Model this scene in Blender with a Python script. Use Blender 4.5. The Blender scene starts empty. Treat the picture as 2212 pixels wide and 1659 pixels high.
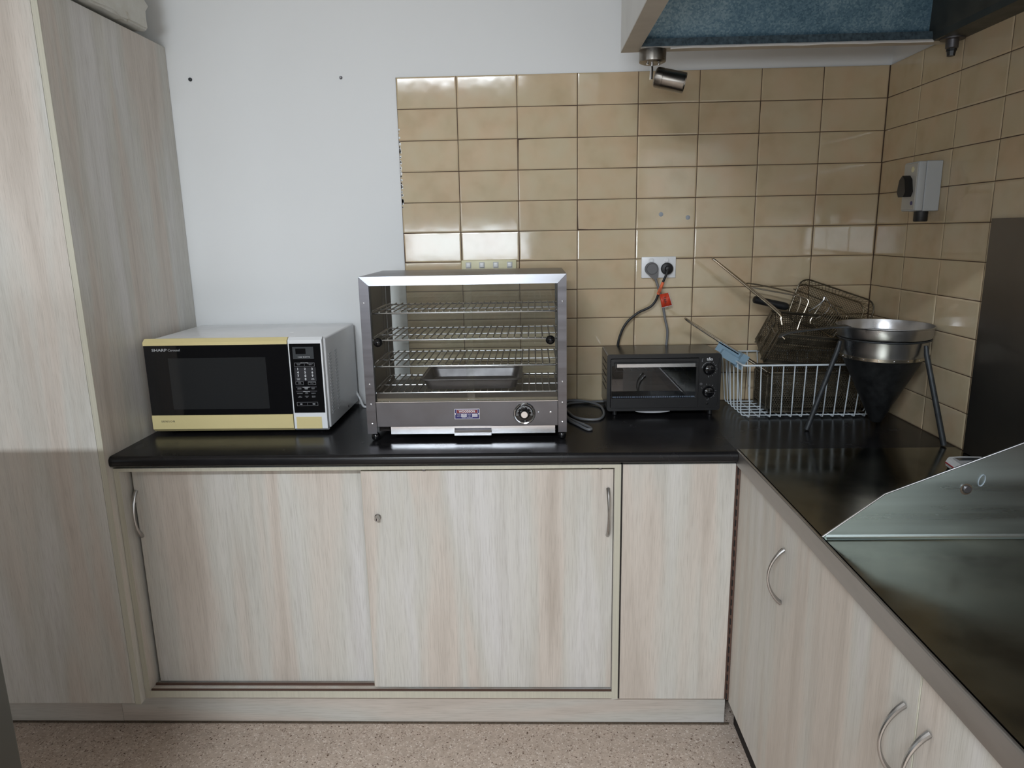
import bpy, bmesh, math, random
from mathutils import Vector, Matrix
random.seed(7)
S = bpy.context.scene
COL = S.collection
PI = math.pi

# ------------------------------------------------------------------ camera, world, light, exposure
cam = bpy.data.cameras.new('camera'); camo = bpy.data.objects.new('camera', cam); COL.objects.link(camo)
cam.sensor_fit = 'HORIZONTAL'; cam.sensor_width = 36.0; cam.lens = 24.5994; cam.clip_start = 0.02
_r = Vector((0.9994686, 0.0271881, -0.0179810)); _u = Vector((0.0118065, 0.2122228, 0.97715)); _f = Vector((-0.0303828, 0.976843, -0.211789))
camo.matrix_world = Matrix(((_r.x, _u.x, -_f.x, -1.1570), (_r.y, _u.y, -_f.y, -2.4608), (_r.z, _u.z, -_f.z, 1.5124), (0, 0, 0, 1)))
S.camera = camo
w = bpy.data.worlds.new('sky'); S.world = w; w.use_nodes = True
w.node_tree.nodes['Background'].inputs[0].default_value = (0.75, 0.87, 1.0, 1)
w.node_tree.nodes['Background'].inputs[1].default_value = 0.6

def area(name, loc, rot, sx, sy, power, col, spread=PI):
    l = bpy.data.lights.new(name, 'AREA'); l.shape = 'RECTANGLE'; l.size = sx; l.size_y = sy
    l.energy = power; l.color = col; l.spread = spread
    o = bpy.data.objects.new(name, l); o.location = loc; o.rotation_euler = rot; COL.objects.link(o)
    return o
# daylight through the long window in the wall behind the viewer (area light stands just outside the glass line)
area('window_daylight', (-1.95, -5.18, 1.37), (PI/2, 0, 0), 1.34, 0.38, 30, (0.84, 0.92, 1.0))
area('added_fill_daylight', (-3.70, -5.18, 1.62), (PI/2, 0, 0), 1.4, 0.92, 14, (0.82, 0.91, 1.0))  # added fill for the door fronts, from an invented rear window
area('side_window_daylight', (-4.68, -3.3, 1.62), (PI/2, 0, -PI/2), 1.7, 0.92, 7, (0.88, 0.94, 1.0))
S.view_settings.view_transform = 'Standard'; S.view_settings.look = 'None'; S.view_settings.gamma = 1.0
S.view_settings.use_curve_mapping = False
S.view_settings.exposure = -0.10
cy = S.cycles; cy.max_bounces = 8; cy.diffuse_bounces = 4; cy.glossy_bounces = 4; cy.transmission_bounces = 4; cy.transparent_max_bounces = 24
cy.caustics_reflective = False; cy.caustics_refractive = False; cy.adaptive_threshold = 0.015

# ------------------------------------------------------------------ helpers: geometry
class MB:
    def __init__(s): s.v = []; s.f = []
    def add(s, vs, fs):
        n = len(s.v); s.v += [tuple(p) for p in vs]; s.f += [tuple(i + n for i in f) for f in fs]; return s
    def box(s, x0, x1, y0, y1, z0, z1):
        return s.add([(x0,y0,z0),(x1,y0,z0),(x1,y1,z0),(x0,y1,z0),(x0,y0,z1),(x1,y0,z1),(x1,y1,z1),(x0,y1,z1)],
                     [(0,3,2,1),(4,5,6,7),(0,1,5,4),(1,2,6,5),(2,3,7,6),(3,0,4,7)])
    def rbox(s, x0, x1, y0, y1, z0, z1, r=0.003, seg=2):
        bm = bmesh.new(); bmesh.ops.create_cube(bm, size=1)
        for v in bm.verts:
            v.co = Vector((x0+(v.co.x+.5)*(x1-x0), y0+(v.co.y+.5)*(y1-y0), z0+(v.co.z+.5)*(z1-z0)))
        bmesh.ops.bevel(bm, geom=list(bm.edges), offset=r, segments=seg, affect='EDGES', profile=.5)
        bm.verts.index_update()
        s.add([v.co.copy() for v in bm.verts], [[v.index for v in f.verts] for f in bm.faces]); bm.free(); return s
    def tube(s, pts, r, n=8, closed=False, rr=None, flat=1.0):
        P = [Vector(p) for p in pts]; m = len(P); rings = []
        prev = None
        for i in range(m):
            if closed: t = P[(i+1) % m] - P[i-1]
            elif i == 0: t = P[1]-P[0]
            elif i == m-1: t = P[-1]-P[-2]
            else: t = (P[i+1]-P[i]).normalized() + (P[i]-P[i-1]).normalized()
            t.normalize()
            if prev is None:
                a = Vector((0,0,1)) if abs(t.z) < .9 else Vector((1,0,0))
                nrm = t.cross(a).normalized()
            else:
                nrm = prev - t*prev.dot(t)
                nrm = nrm.normalized() if nrm.length > 1e-6 else t.orthogonal().normalized()
            prev = nrm; b = t.cross(nrm); rad = rr[i] if rr else r
            rings.append([P[i] + nrm*math.cos(2*PI*k/n)*rad + b*math.sin(2*PI*k/n)*rad*flat for k in range(n)])
        vs = [p for rg in rings for p in rg]; fs = []
        for i in range(m if closed else m-1):
            j = (i+1) % m
            for k in range(n):
                k2 = (k+1) % n; fs.append((i*n+k, i*n+k2, j*n+k2, j*n+k))
        if not closed: fs += [tuple(range(n-1,-1,-1)), tuple((m-1)*n+k for k in range(n))]
        return s.add(vs, fs)
    def lathe(s, prof, org, axis=(0,0,1), n=32, ang=2*PI):
        a = Vector(axis).normalized(); u = a.orthogonal().normalized(); w_ = a.cross(u); o = Vector(org)
        full = ang > 6.28; m = n if full else n+1; vs = []; fs = []
        for (r, h) in prof:
            for k in range(m):
                t = ang*k/n; vs.append(o + a*h + u*(math.cos(t)*r) + w_*(math.sin(t)*r))
        for i in range(len(prof)-1):
            for k in range(n):
                k2 = (k+1) % m; fs.append((i*m+k, i*m+k2, (i+1)*m+k2, (i+1)*m+k))
        if full and prof[0][0] > 1e-6 and getattr(s, 'cap', True): fs.append(tuple(range(m-1,-1,-1)))
        if full and prof[-1][0] > 1e-6 and getattr(s, 'cap', True): fs.append(tuple((len(prof)-1)*m+k for k in range(m)))
        return s.add(vs, fs)
    def prism(s, poly, ax, a, b):
        # poly: 2D points in the two remaining axes (x,y,z order), extruded along axis ax from a to b
        def mk(p, c):
            l = list(p); l.insert(ax, c); return tuple(l)
        n = len(poly); vs = [mk(p, a) for p in poly] + [mk(p, b) for p in poly]
        fs = [tuple(range(n-1,-1,-1)), tuple(range(n,2*n))] + [(i,(i+1)%n,n+(i+1)%n,n+i) for i in range(n)]
        return s.add(vs, fs)
    def quad(s, a, b, c, d): return s.add([a,b,c,d], [(0,1,2,3)])
    def mesh(s, name, off=(0,0,0), smooth=True, ang=35):
        me = bpy.data.meshes.new(name); o = Vector(off)
        me.from_pydata([tuple(Vector(v)-o) for v in s.v], [], s.f)
        bm = bmesh.new(); bm.from_mesh(me); bmesh.ops.recalc_face_normals(bm, faces=bm.faces); bm.to_mesh(me); bm.free()
        if smooth:
            me.polygons.foreach_set('use_smooth', [True]*len(me.polygons)); me.set_sharp_from_angle(angle=math.radians(ang))
        me.update(); return me
    def build(s, name, mat, parent=None, smooth=True, ang=35):
        off = root_loc(parent) if parent else (0,0,0)
        o = bpy.data.objects.new(name, s.mesh(name, off, smooth, ang)); COL.objects.link(o)
        o.data.materials.append(M[mat])
        if parent: o.parent = parent
        return o
def root_loc(o):
    while o.parent: o = o.parent
    return o.location.copy()
def thing(name, label, cat, loc, group=None):
    o = bpy.data.objects.new(name, None); o.location = loc; o.empty_display_size = .05; COL.objects.link(o)
    o['label'] = label; o['category'] = cat
    if group: o['group'] = group
    return o
def tag(o, label, cat, group=None):
    o['label'] = label; o['category'] = cat
    if group: o['group'] = group
    return o
def struct(name, mb, mat, smooth=False):
    o = mb.build(name, mat, None, smooth); o['kind'] = 'structure'; return o
def lettering(txt, size, loc, mat, parent, rot=(PI/2,0,0), align='LEFT', xs=1.0, name='lettering', depth=.0003, spacing=1.0, bold=0.0, fit=None):
    c = bpy.data.curves.new(name, 'FONT'); c.body = txt; c.size = size; c.align_x = align; c.align_y = 'CENTER'; c.extrude = depth
    c.space_character = spacing; c.offset = bold; c.resolution_u = 3
    t = bpy.data.objects.new(name, c); COL.objects.link(t)
    me = bpy.data.meshes.new_from_object(t); bpy.data.objects.remove(t)
    if fit: xs = fit/max(1e-6, max(v.co.x for v in me.vertices)-min(v.co.x for v in me.vertices))
    me.transform(Matrix.Translation(Vector(loc)-root_loc(parent)) @ Matrix(Matrix.LocRotScale(None, __import__('mathutils').Euler(rot), Vector((xs,1,1)))))
    me.materials.clear(); me.materials.append(M[mat])
    o = bpy.data.objects.new(name, me); COL.objects.link(o); o.parent = parent; return o
def smoothpath(pts, n=6):
    P = [Vector(p) for p in pts]; P = [2*P[0]-P[1]] + P + [2*P[-1]-P[-2]]; out = []
    for i in range(1, len(P)-2):
        for k in range(n):
            t = k/n; a,b,c,d = P[i-1],P[i],P[i+1],P[i+2]
            out.append(.5*((2*b)+(c-a)*t+(2*a-5*b+4*c-d)*t*t+(3*b-a-3*c+d)*t**3))
    out.append(P[-2]); return out
def arc(c, r, a0, a1, n, plane='xz', y=0):
    return [(c[0]+r*math.cos(a0+(a1-a0)*k/n), y, c[1]+r*math.sin(a0+(a1-a0)*k/n)) for k in range(n+1)]

# ------------------------------------------------------------------ helpers: materials
M = {}
def mat(name, col, rough=.5, metal=0.0, spec=.5, emit=None, coat=0.0, bump=None, var=None):
    m = bpy.data.materials.new(name); m.use_nodes = True; nt = m.node_tree; b = nt.nodes['Principled BSDF']
    b.inputs['Base Color'].default_value = (*col, 1); b.inputs['Roughness'].default_value = rough; b.inputs['Metallic'].default_value = metal
    b.inputs['Specular IOR Level'].default_value = spec
    if coat: b.inputs['Coat Weight'].default_value = coat; b.inputs['Coat Roughness'].default_value = .05
    if emit: b.inputs['Emission Color'].default_value = (*emit[0],1); b.inputs['Emission Strength'].default_value = emit[1]
    if var:   # (scale vec, amount, rough amount): noise mottling of colour and gloss
        sc, amt, ra = var
        g = nt.nodes.new('ShaderNodeNewGeometry'); mp = nt.nodes.new('ShaderNodeMapping'); mp.inputs['Scale'].default_value = sc
        nz = nt.nodes.new('ShaderNodeTexNoise'); nz.inputs['Scale'].default_value = 1; nz.inputs['Detail'].default_value = 5
        nt.links.new(g.outputs['Position'], mp.inputs[0]); nt.links.new(mp.outputs[0], nz.inputs['Vector'])
        r = nt.nodes.new('ShaderNodeMapRange'); r.inputs[1].default_value = .3; r.inputs[2].default_value = .7; r.inputs[3].default_value = 1-amt; r.inputs[4].default_value = 1+amt
        nt.links.new(nz.outputs[0], r.inputs[0])
        mx = nt.nodes.new('ShaderNodeVectorMath'); mx.operation = 'SCALE'; mx.inputs[0].default_value = col
        nt.links.new(r.outputs[0], mx.inputs['Scale']); nt.links.new(mx.outputs[0], b.inputs['Base Color'])
        if ra:
            r2 = nt.nodes.new('ShaderNodeMapRange'); r2.inputs[1].default_value = .3; r2.inputs[2].default_value = .7; r2.inputs[3].default_value = max(.02, rough-ra); r2.inputs[4].default_value = rough+ra
            nt.links.new(nz.outputs[0], r2.inputs[0]); nt.links.new(r2.outputs[0], b.inputs['Roughness'])
    if bump:
        sc, st = bump
        g = nt.nodes.new('ShaderNodeNewGeometry'); nz = nt.nodes.new('ShaderNodeTexNoise'); nz.inputs['Scale'].default_value = sc; nz.inputs['Detail'].default_value = 3
        nt.links.new(g.outputs['Position'], nz.inputs['Vector'])
        bp = nt.nodes.new('ShaderNodeBump'); bp.inputs['Strength'].default_value = st; bp.inputs['Distance'].default_value = .002
        nt.links.new(nz.outputs[0], bp.inputs['Height']); nt.links.new(bp.outputs[0], b.inputs['Normal'])
    M[name] = m; return m
def ramp(nt, stops):
    r = nt.nodes.new('ShaderNodeValToRGB'); e = r.color_ramp.elements
    while len(e) < len(stops): e.new(.5)
    for i, (p, c) in enumerate(stops): e[i].position = p; e[i].color = (*c, 1)
    return r
def wood(name, grain, gain=1.0):
    m = bpy.data.materials.new(name); m.use_nodes = True; nt = m.node_tree; b = nt.nodes['Principled BSDF']; L = nt.links.new
    g = nt.nodes.new('ShaderNodeNewGeometry'); oi = nt.nodes.new('ShaderNodeObjectInfo')
    ad = nt.nodes.new('ShaderNodeVectorMath'); ad.operation = 'MULTIPLY_ADD'; ad.inputs[1].default_value = (3.1, 5.3, 2.7)
    cx = nt.nodes.new('ShaderNodeCombineXYZ')
    for i in range(3): L(oi.outputs['Random'], cx.inputs[i])
    L(cx.outputs[0], ad.inputs[0]); L(g.outputs['Position'], ad.inputs[2])
    def noise(a, c, detail=3, dist=0):
        mp = nt.nodes.new('ShaderNodeMapping'); mp.inputs['Scale'].default_value = (a,a,c) if grain == 'z' else (c,a,a)
        nz = nt.nodes.new('ShaderNodeTexNoise'); nz.inputs['Scale'].default_value = 1; nz.inputs['Detail'].default_value = detail; nz.inputs['Distortion'].default_value = dist
        L(ad.outputs[0], mp.inputs[0]); L(mp.outputs[0], nz.inputs['Vector']); return nz
    n1 = noise(8, .9, 2, .5); n2 = noise(38, 1.6, 4, .6); n3 = noise(520, 16, 2)
    def sc(c): return (c[0]*gain*.985, c[1]*gain*1.0, c[2]*gain*.985)
    r1 = ramp(nt, [(.30, sc((.46,.40,.355))), (.43, sc((.525,.465,.42))), (.54, sc((.505,.48,.445))), (.70, sc((.56,.535,.525)))])
    L(n1.outputs[0], r1.inputs[0])
    r2 = ramp(nt, [(.28, (.90,.89,.88)), (.50, (1,1,1)), (.74, (1.04,1.035,1.03))]); L(n2.outputs[0], r2.inputs[0])
    r3 = ramp(nt, [(.32, (.87,.86,.85)), (.48, (1,1,1)), (.7, (1.04,1.04,1.04))]); L(n3.outputs[0], r3.inputs[0])
    a1 = nt.nodes.new('ShaderNodeVectorMath'); a1.operation = 'MULTIPLY'; a2 = nt.nodes.new('ShaderNodeVectorMath'); a2.operation = 'MULTIPLY'
    L(r1.outputs[0], a1.inputs[0]); L(r2.outputs[0], a1.inputs[1]); L(a1.outputs[0], a2.inputs[0]); L(r3.outputs[0], a2.inputs[1])
    L(a2.outputs[0], b.inputs['Base Color']); b.inputs['Roughness'].default_value = .42; b.inputs['Specular IOR Level'].default_value = .35
    bp = nt.nodes.new('ShaderNodeBump'); bp.inputs['Strength'].default_value = .12; bp.inputs['Distance'].default_value = .001
    L(n3.outputs[0], bp.inputs['Height']); L(bp.outputs[0], b.inputs['Normal'])
    M[name] = m
def thinglass(name, tint=(1,1,1), base=.035):
    m = bpy.data.materials.new(name); m.use_nodes = True; nt = m.node_tree; nt.nodes.remove(nt.nodes['Principled BSDF'])
    t = nt.nodes.new('ShaderNodeBsdfTransparent'); t.inputs[0].default_value = (*tint,1)
    g = nt.nodes.new('ShaderNodeBsdfGlossy'); g.inputs['Roughness'].default_value = .01
    lw0 = nt.nodes.new('ShaderNodeLayerWeight'); lw0.inputs['Blend'].default_value = .5; pw = nt.nodes.new('ShaderNodeMath'); pw.operation = 'POWER'; pw.inputs[1].default_value = 5; nt.links.new(lw0.outputs['Facing'], pw.inputs[0]); lw = nt.nodes.new('ShaderNodeMath'); lw.operation = 'MULTIPLY_ADD'; lw.inputs[1].default_value = .95; lw.inputs[2].default_value = base; nt.links.new(pw.outputs[0], lw.inputs[0])
    mx = nt.nodes.new('ShaderNodeMixShader'); nt.links.new(lw.outputs[0], mx.inputs[0]); nt.links.new(t.outputs[0], mx.inputs[1]); nt.links.new(g.outputs[0], mx.inputs[2])
    nt.links.new(mx.outputs[0], nt.nodes['Material Output'].inputs[0]); M[name] = m

wood('laminate', 'z', 1.19); wood('laminate_across', 'x', 1.08)
mat('edging', (.545,.52,.425), .5, var=((300,300,4), .06, 0))
mat('wall_paint', (.80,.815,.82), .55, bump=(60, .05))
mat('ceiling_paint', (.66,.63,.58), .8); mat('room_paint', (.25,.215,.175), .7)
mat('worktop', (.011,.0105,.0115), .25, spec=.32, var=((14,14,14), .15, .03))
mat('white_plastic', (.82,.84,.86), .3); mat('white_enamel', (.80,.81,.83), .25, var=((5,5,5), .03, .03))
mat('grey_enamel', (.50,.51,.53), .4)
mat('cream_plastic', (.74,.63,.32), .4); mat('cream_switch', (.72,.69,.46), .4)
mat('black_glass', (.006,.006,.007), .05, spec=.6); mat('window_mesh', (.022,.023,.024), .12, spec=.5)
mat('print_white', (.75,.77,.80), .5); mat('print_grey', (.30,.31,.33), .5); mat('print_dark', (.05,.05,.045), .5)
mat('key_grey', (.03,.03,.035), .3); mat('display', (.06,.065,.07), .15)
mat('black_plastic', (.012,.012,.013), .38); mat('black_rubber', (.013,.014,.016), .5); mat('black_gloss', (.006,.006,.007), .12)
mat('oven_enamel', (.011,.0115,.012), .24)
mat('steel', (.155,.15,.16), .34, 1.0, var=((3,3,60), .10, .06)); mat('steel_bright', (.72,.73,.76), .22, 1.0); mat('chrome', (.82,.83,.85), .08, 1.0)
mat('steel_dull', (.155,.148,.155), .42, .9, var=((12,12,12), .12, .08)); mat('brushed_nickel', (.48,.47,.46), .26, 1.0)
mat('header_steel_lit', (.50,.52,.57), .30, 1.0, var=((6,6,40), .10, .05)); mat('shelf_rod', (.20,.185,.17), .35, 1.0); mat('pot_steel', (.46,.46,.47), .30, 1.0, var=((20,20,6), .12, .05)); mat('rod_steel', (.56,.51,.43), .26, 1.0)  # warmer header is a lighter steel copy, window reflection put into the colour
mat('warmer_inner', (.16,.15,.14), .5, .8)
mat('bench_steel', (.285,.28,.235), .17, 1.0, var=((7,7,7), .28, .08), bump=(14, .10))
mat('guard_steel', (.57,.655,.65), .30, 1.0, var=((1.2,1.2,26), .16, .05), bump=(7, .12))
mat('bench_edge', (.42,.40,.385), .42, 1.0, var=((6,6,40), .08, .05))
mat('plate_steel', (.16,.15,.14), .38, 1.0, var=((3,3,3), .15, .05)); mat('fridge_steel', (.10,.10,.09), .4, .9)
mat('hood_white', (.66,.66,.64), .5, var=((8,8,8), .05, 0)); mat('hood_rim', (.52,.49,.44), .5, var=((12,12,12), .08, 0))
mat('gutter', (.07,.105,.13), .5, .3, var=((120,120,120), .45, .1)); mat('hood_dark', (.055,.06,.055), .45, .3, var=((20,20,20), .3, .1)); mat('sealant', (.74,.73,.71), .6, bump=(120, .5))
mat('grout', (.085,.05,.032), .8)
mat('foam', (.66,.65,.60), .7, bump=(45, .35))
mat('fry_steel', (.17,.15,.115), .38, .9, var=((40,40,40), .25, .08)); mat('mesh_bronze', (.20,.165,.11), .42, .9)
mat('wire_white', (.68,.75,.80), .4); mat('blue_clip', (.22,.33,.42), .4)
mat('iron', (.050,.055,.060), .5, .6, var=((40,40,40), .25, 0)); mat('cone_mesh', (.034,.036,.038), .45, .7, var=((50,50,50), .25, .08))
mat('grey_cord', (.17,.175,.185), .5); mat('grey_plug', (.15,.15,.155), .55); mat('orange', (.85,.17,.06), .5); mat('red_tag', (.62,.06,.025), .35)
mat('red', (.45,.02,.035), .4); mat('badge_blue', (.02,.018,.14), .3); mat('badge_red', (.20,.015,.03), .3); mat('badge_grey', (.62,.63,.70), .3, .4)
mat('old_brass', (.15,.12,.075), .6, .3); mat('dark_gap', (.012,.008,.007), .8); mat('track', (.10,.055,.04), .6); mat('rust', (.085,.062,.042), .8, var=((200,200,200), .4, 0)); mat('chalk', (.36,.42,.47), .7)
mat('isolator_grey', (.50,.53,.55), .45); mat('isolator_face', (.48,.47,.43), .4); mat('filler', (.33,.36,.40), .7); mat('lens', (.10,.10,.09), .3)
mat('gunmetal', (.26,.24,.215), .30, 1.0, var=((4,90,90), .1, .03)); mat('tube_glow', (1,1,1), .5, emit=((1,.96,.9), 6)); mat('silver_print', (.6,.62,.65), .35, .5)
thinglass('pane', (.975,.985,.98)); thinglass('oven_pane', (.62,.66,.72), .07)

def tilemat():
    m = bpy.data.materials.new('glazed_tile'); m.use_nodes = True; nt = m.node_tree; b = nt.nodes['Principled BSDF']; L = nt.links.new
    g = nt.nodes.new('ShaderNodeNewGeometry'); oi = nt.nodes.new('ShaderNodeObjectInfo')
    ad = nt.nodes.new('ShaderNodeVectorMath'); ad.operation = 'MULTIPLY_ADD'; ad.inputs[1].default_value = (9,7,8)
    cx = nt.nodes.new('ShaderNodeCombineXYZ')
    for i in range(3): L(oi.outputs['Random'], cx.inputs[i])
    L(cx.outputs[0], ad.inputs[0]); L(g.outputs['Position'], ad.inputs[2])
    nz = nt.nodes.new('ShaderNodeTexNoise'); nz.inputs['Scale'].default_value = 13; nz.inputs['Detail'].default_value = 2.5; L(ad.outputs[0], nz.inputs['Vector'])
    r = ramp(nt, [(.28, (.535,.425,.275)), (.50, (.59,.48,.32)), (.72, (.60,.505,.35))]); L(nz.outputs[0], r.inputs[0])
    n2 = nt.nodes.new('ShaderNodeTexNoise'); n2.inputs['Scale'].default_value = 9; L(ad.outputs[0], n2.inputs['Vector'])
    r2 = ramp(nt, [(.4, (.985,1,1.0)), (.68, (1.03,.965,.955))]); L(n2.outputs[0], r2.inputs[0])
    mx = nt.nodes.new('ShaderNodeVectorMath'); mx.operation = 'MULTIPLY'; L(r.outputs[0], mx.inputs[0]); L(r2.outputs[0], mx.inputs[1])
    L(mx.outputs[0], b.inputs['Base Color']); b.inputs['Roughness'].default_value = .08; b.inputs['Specular IOR Level'].default_value = .5
    bp = nt.nodes.new('ShaderNodeBump'); bp.inputs['Strength'].default_value = .06; bp.inputs['Distance'].default_value = .003
    n3 = nt.nodes.new('ShaderNodeTexNoise'); n3.inputs['Scale'].default_value = 22; n3.inputs['Detail'].default_value = 1; L(ad.outputs[0], n3.inputs['Vector'])
    L(n3.outputs[0], bp.inputs['Height']); L(bp.outputs[0], b.inputs['Normal'])
    M['tile'] = m
tilemat()
def floormat():
    m = bpy.data.materials.new('speckled_vinyl'); m.use_nodes = True; nt = m.node_tree; b = nt.nodes['Principled BSDF']; L = nt.links.new
    g = nt.nodes.new('ShaderNodeNewGeometry')
    def fleck(scale, lo, hi):
        v = nt.nodes.new('ShaderNodeTexVoronoi'); v.inputs['Scale'].default_value = scale; v.inputs['Randomness'].default_value = 1
        nz = nt.nodes.new('ShaderNodeTexNoise'); nz.inputs['Scale'].default_value = scale*1.3
        ad = nt.nodes.new('ShaderNodeVectorMath'); ad.operation = 'MULTIPLY_ADD'; ad.inputs[1].default_value = (.012,.012,0)
        L(g.outputs['Position'], nz.inputs['Vector']); L(nz.outputs['Color'], ad.inputs[0]); L(g.outputs['Position'], ad.inputs[2]); L(ad.outputs[0], v.inputs['Vector'])
        sp = nt.nodes.new('ShaderNodeSeparateColor'); L(v.outputs['Color'], sp.inputs[0])
        lt = nt.nodes.new('ShaderNodeMath'); lt.operation = 'LESS_THAN'; lt.inputs[1].default_value = lo; L(sp.outputs[0], lt.inputs[0])
        d = nt.nodes.new('ShaderNodeMath'); d.operation = 'LESS_THAN'; d.inputs[1].default_value = hi; L(v.outputs['Distance'], d.inputs[0])
        k = nt.nodes.new('ShaderNodeMath'); k.operation = 'MULTIPLY'; L(lt.outputs[0], k.inputs[0]); L(d.outputs[0], k.inputs[1]); return k
    nz = nt.nodes.new('ShaderNodeTexNoise'); nz.inputs['Scale'].default_value = 35; nz.inputs['Detail'].default_value = 4; L(g.outputs['Position'], nz.inputs['Vector'])
    r = ramp(nt, [(.35, (.50,.405,.335)), (.65, (.60,.49,.41))]); L(nz.outputs[0], r.inputs[0]); cur = r.outputs[0]
    for sc, lo, hi, c in [(170, .28, .42, (.42,.325,.26)), (190, .26, .45, (.70,.60,.52)), (165, .08, .36, (.10,.058,.036)), (260, .10, .42, (.16,.10,.07)), (210, .13, .42, (.80,.72,.65))]:
        k = fleck(sc, lo, hi); mx = nt.nodes.new('ShaderNodeMix'); mx.data_type = 'RGBA'
        L(k.outputs[0], mx.inputs[0]); L(cur, mx.inputs[6]); mx.inputs[7].default_value = (*c,1); cur = mx.outputs[2]
    L(cur, b.inputs['Base Color']); b.inputs['Roughness'].default_value = .5; b.inputs['Specular IOR Level'].default_value = .3; M['floor'] = m
floormat()
def foamdirt():
    m = M['foam']; nt = m.node_tree; b = nt.nodes['Principled BSDF']; L = nt.links.new
    g = nt.nodes.new('ShaderNodeNewGeometry'); n1 = nt.nodes.new('ShaderNodeTexNoise'); n1.inputs['Scale'].default_value = 11; n1.inputs['Detail'].default_value = 8; n1.inputs['Roughness'].default_value = .7
    L(g.outputs['Position'], n1.inputs['Vector'])
    r = ramp(nt, [(.38, (.66,.65,.60)), (.60, (.60,.58,.52)), (.68, (.42,.36,.26)), (.78, (.22,.17,.10))]); L(n1.outputs[0], r.inputs[0]); L(r.outputs[0], b.inputs['Base Color'])
foamdirt()
def galv():
    m = bpy.data.materials.new('galvanised'); m.use_nodes = True; nt = m.node_tree; b = nt.nodes['Principled BSDF']; L = nt.links.new
    g = nt.nodes.new('ShaderNodeNewGeometry'); v = nt.nodes.new('ShaderNodeTexVoronoi'); v.inputs['Scale'].default_value = 230; L(g.outputs['Position'], v.inputs['Vector'])
    nz = nt.nodes.new('ShaderNodeTexNoise'); nz.inputs['Scale'].default_value = 9; nz.inputs['Detail'].default_value = 5; L(g.outputs['Position'], nz.inputs['Vector'])
    sp = nt.nodes.new('ShaderNodeSeparateColor'); L(v.outputs['Color'], sp.inputs[0])
    ad = nt.nodes.new('ShaderNodeMath'); ad.operation = 'MULTIPLY_ADD'; ad.inputs[1].default_value = .35; L(sp.outputs[0], ad.inputs[0]); L(nz.outputs[0], ad.inputs[2])
    r = ramp(nt, [(.40, (.085,.175,.245)), (.65, (.15,.27,.36)), (.95, (.30,.44,.52))]); L(ad.outputs[0], r.inputs[0]); L(r.outputs[0], b.inputs['Base Color'])
    b.inputs['Metallic'].default_value = .25; b.inputs['Roughness'].default_value = .45; M['galv'] = m
galv()

# ------------------------------------------------------------------ room shell
ZC = 0.9104; XR = 0.009; TZ = 2.02; TP = 0.10087
wb = struct('wall_back', MB().box(-4.62, .15, .008, .14, 0, 3.0), 'wall_paint')
wr = struct('wall_right', MB().box(XR+.008, .15, -5.12, .008, 0, 3.0), 'wall_paint')
wl = MB()
for b_ in [(-5.12,-4.15,0,3.0),(-2.45,.008,0,3.0),(-4.15,-2.45,0,1.15),(-4.15,-2.45,2.1,3.0)]: wl.box(-4.62,-4.50,b_[0],b_[1],b_[2],b_[3])
struct('wall_left', wl, 'room_paint')
wf = MB()
for b_ in [(-4.62,-4.42,0,3.0),(-2.98,-2.64,0,3.0),(-1.26,.15,0,3.0),(-4.42,-2.98,0,1.15),(-4.42,-2.98,2.1,3.0),(-2.64,-1.26,0,1.15),(-2.64,-1.26,1.59,3.0)]: wf.box(b_[0],b_[1],-5.24,-5.12,b_[2],b_[3])
struct('wall_front', wf, 'room_paint')
struct('floor', MB().box(-4.62, .15, -5.24, .14, -.1, 0), 'floor')
struct('ceiling', MB().box(-4.62, .15, -5.24, .14, 3.0, 3.1), 'ceiling_paint')
def window(name, frames):
    mb = MB()
    for f in frames: mb.box(*f)
    return struct(name, mb, 'white_plastic')
window('window_1', [(-2.64,-1.26,-5.17,-5.1,1.15,1.18),(-2.64,-1.26,-5.17,-5.1,1.56,1.59),(-2.64,-2.61,-5.17,-5.1,1.18,1.56),(-1.29,-1.26,-5.17,-5.1,1.18,1.56)])
window('added_fill_window', [(-4.42,-2.98,-5.17,-5.1,1.15,1.2),(-4.42,-2.98,-5.17,-5.1,2.05,2.1),(-4.42,-4.37,-5.17,-5.1,1.2,2.05),(-3.03,-2.98,-5.17,-5.1,1.2,2.05),(-3.73,-3.67,-5.17,-5.1,1.2,2.05)])  # invented unseen window, frames the added rear fill light
window('window_2', [(-4.55,-4.48,-4.15,-2.45,1.15,1.2),(-4.55,-4.48,-4.15,-2.45,2.05,2.1),(-4.55,-4.48,-4.15,-4.1,1.2,2.05),(-4.55,-4.48,-2.5,-2.45,1.2,2.05),(-4.55,-4.48,-3.33,-3.27,1.2,2.05)])

# glazed tiles, one object each
def tilemesh(name, w_, h_, axis):
    g = .0011; pr = [(0, .006), (0, .0014), (.0012, .0006), (.0045, 0)]   # inset, depth: rounded pressed edge
    mb = MB(); vs = []; fs = []
    for ins, d in pr:
        a, b_, c, e = g+ins, w_-g-ins, g+ins, h_-g-ins
        for (s_, t_) in [(a,c),(b_,c),(b_,e),(a,e)]:
            vs.append((s_-w_/2, d, t_-h_/2) if axis == 'y' else (d, -(s_-w_/2), t_-h_/2))
    for i in range(3):
        for k in range(4): fs.append((i*4+k, i*4+(k+1)%4, (i+1)*4+(k+1)%4, (i+1)*4+k))
    fs.append((12,13,14,15)); mb.add(vs, fs)
    me = mb.mesh(name, smooth=True, ang=4); me.materials.append(M['tile']); return me
tb = tilemesh('tile', .2, TP, 'y'); tb_end = tilemesh('tile', .209, TP, 'y'); tr = tilemesh('tile', .2, TP, 'x')
g_ = MB().box(-1.6, XR+.0079, .0016, .0085, ZC-.03, TZ-.001).build('grout', 'grout', wb, False)
g_ = MB().box(XR+.0016, XR+.0085, -1.8, 0, ZC-.03, TZ-.001).build('grout', 'grout', wr, False)
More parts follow.
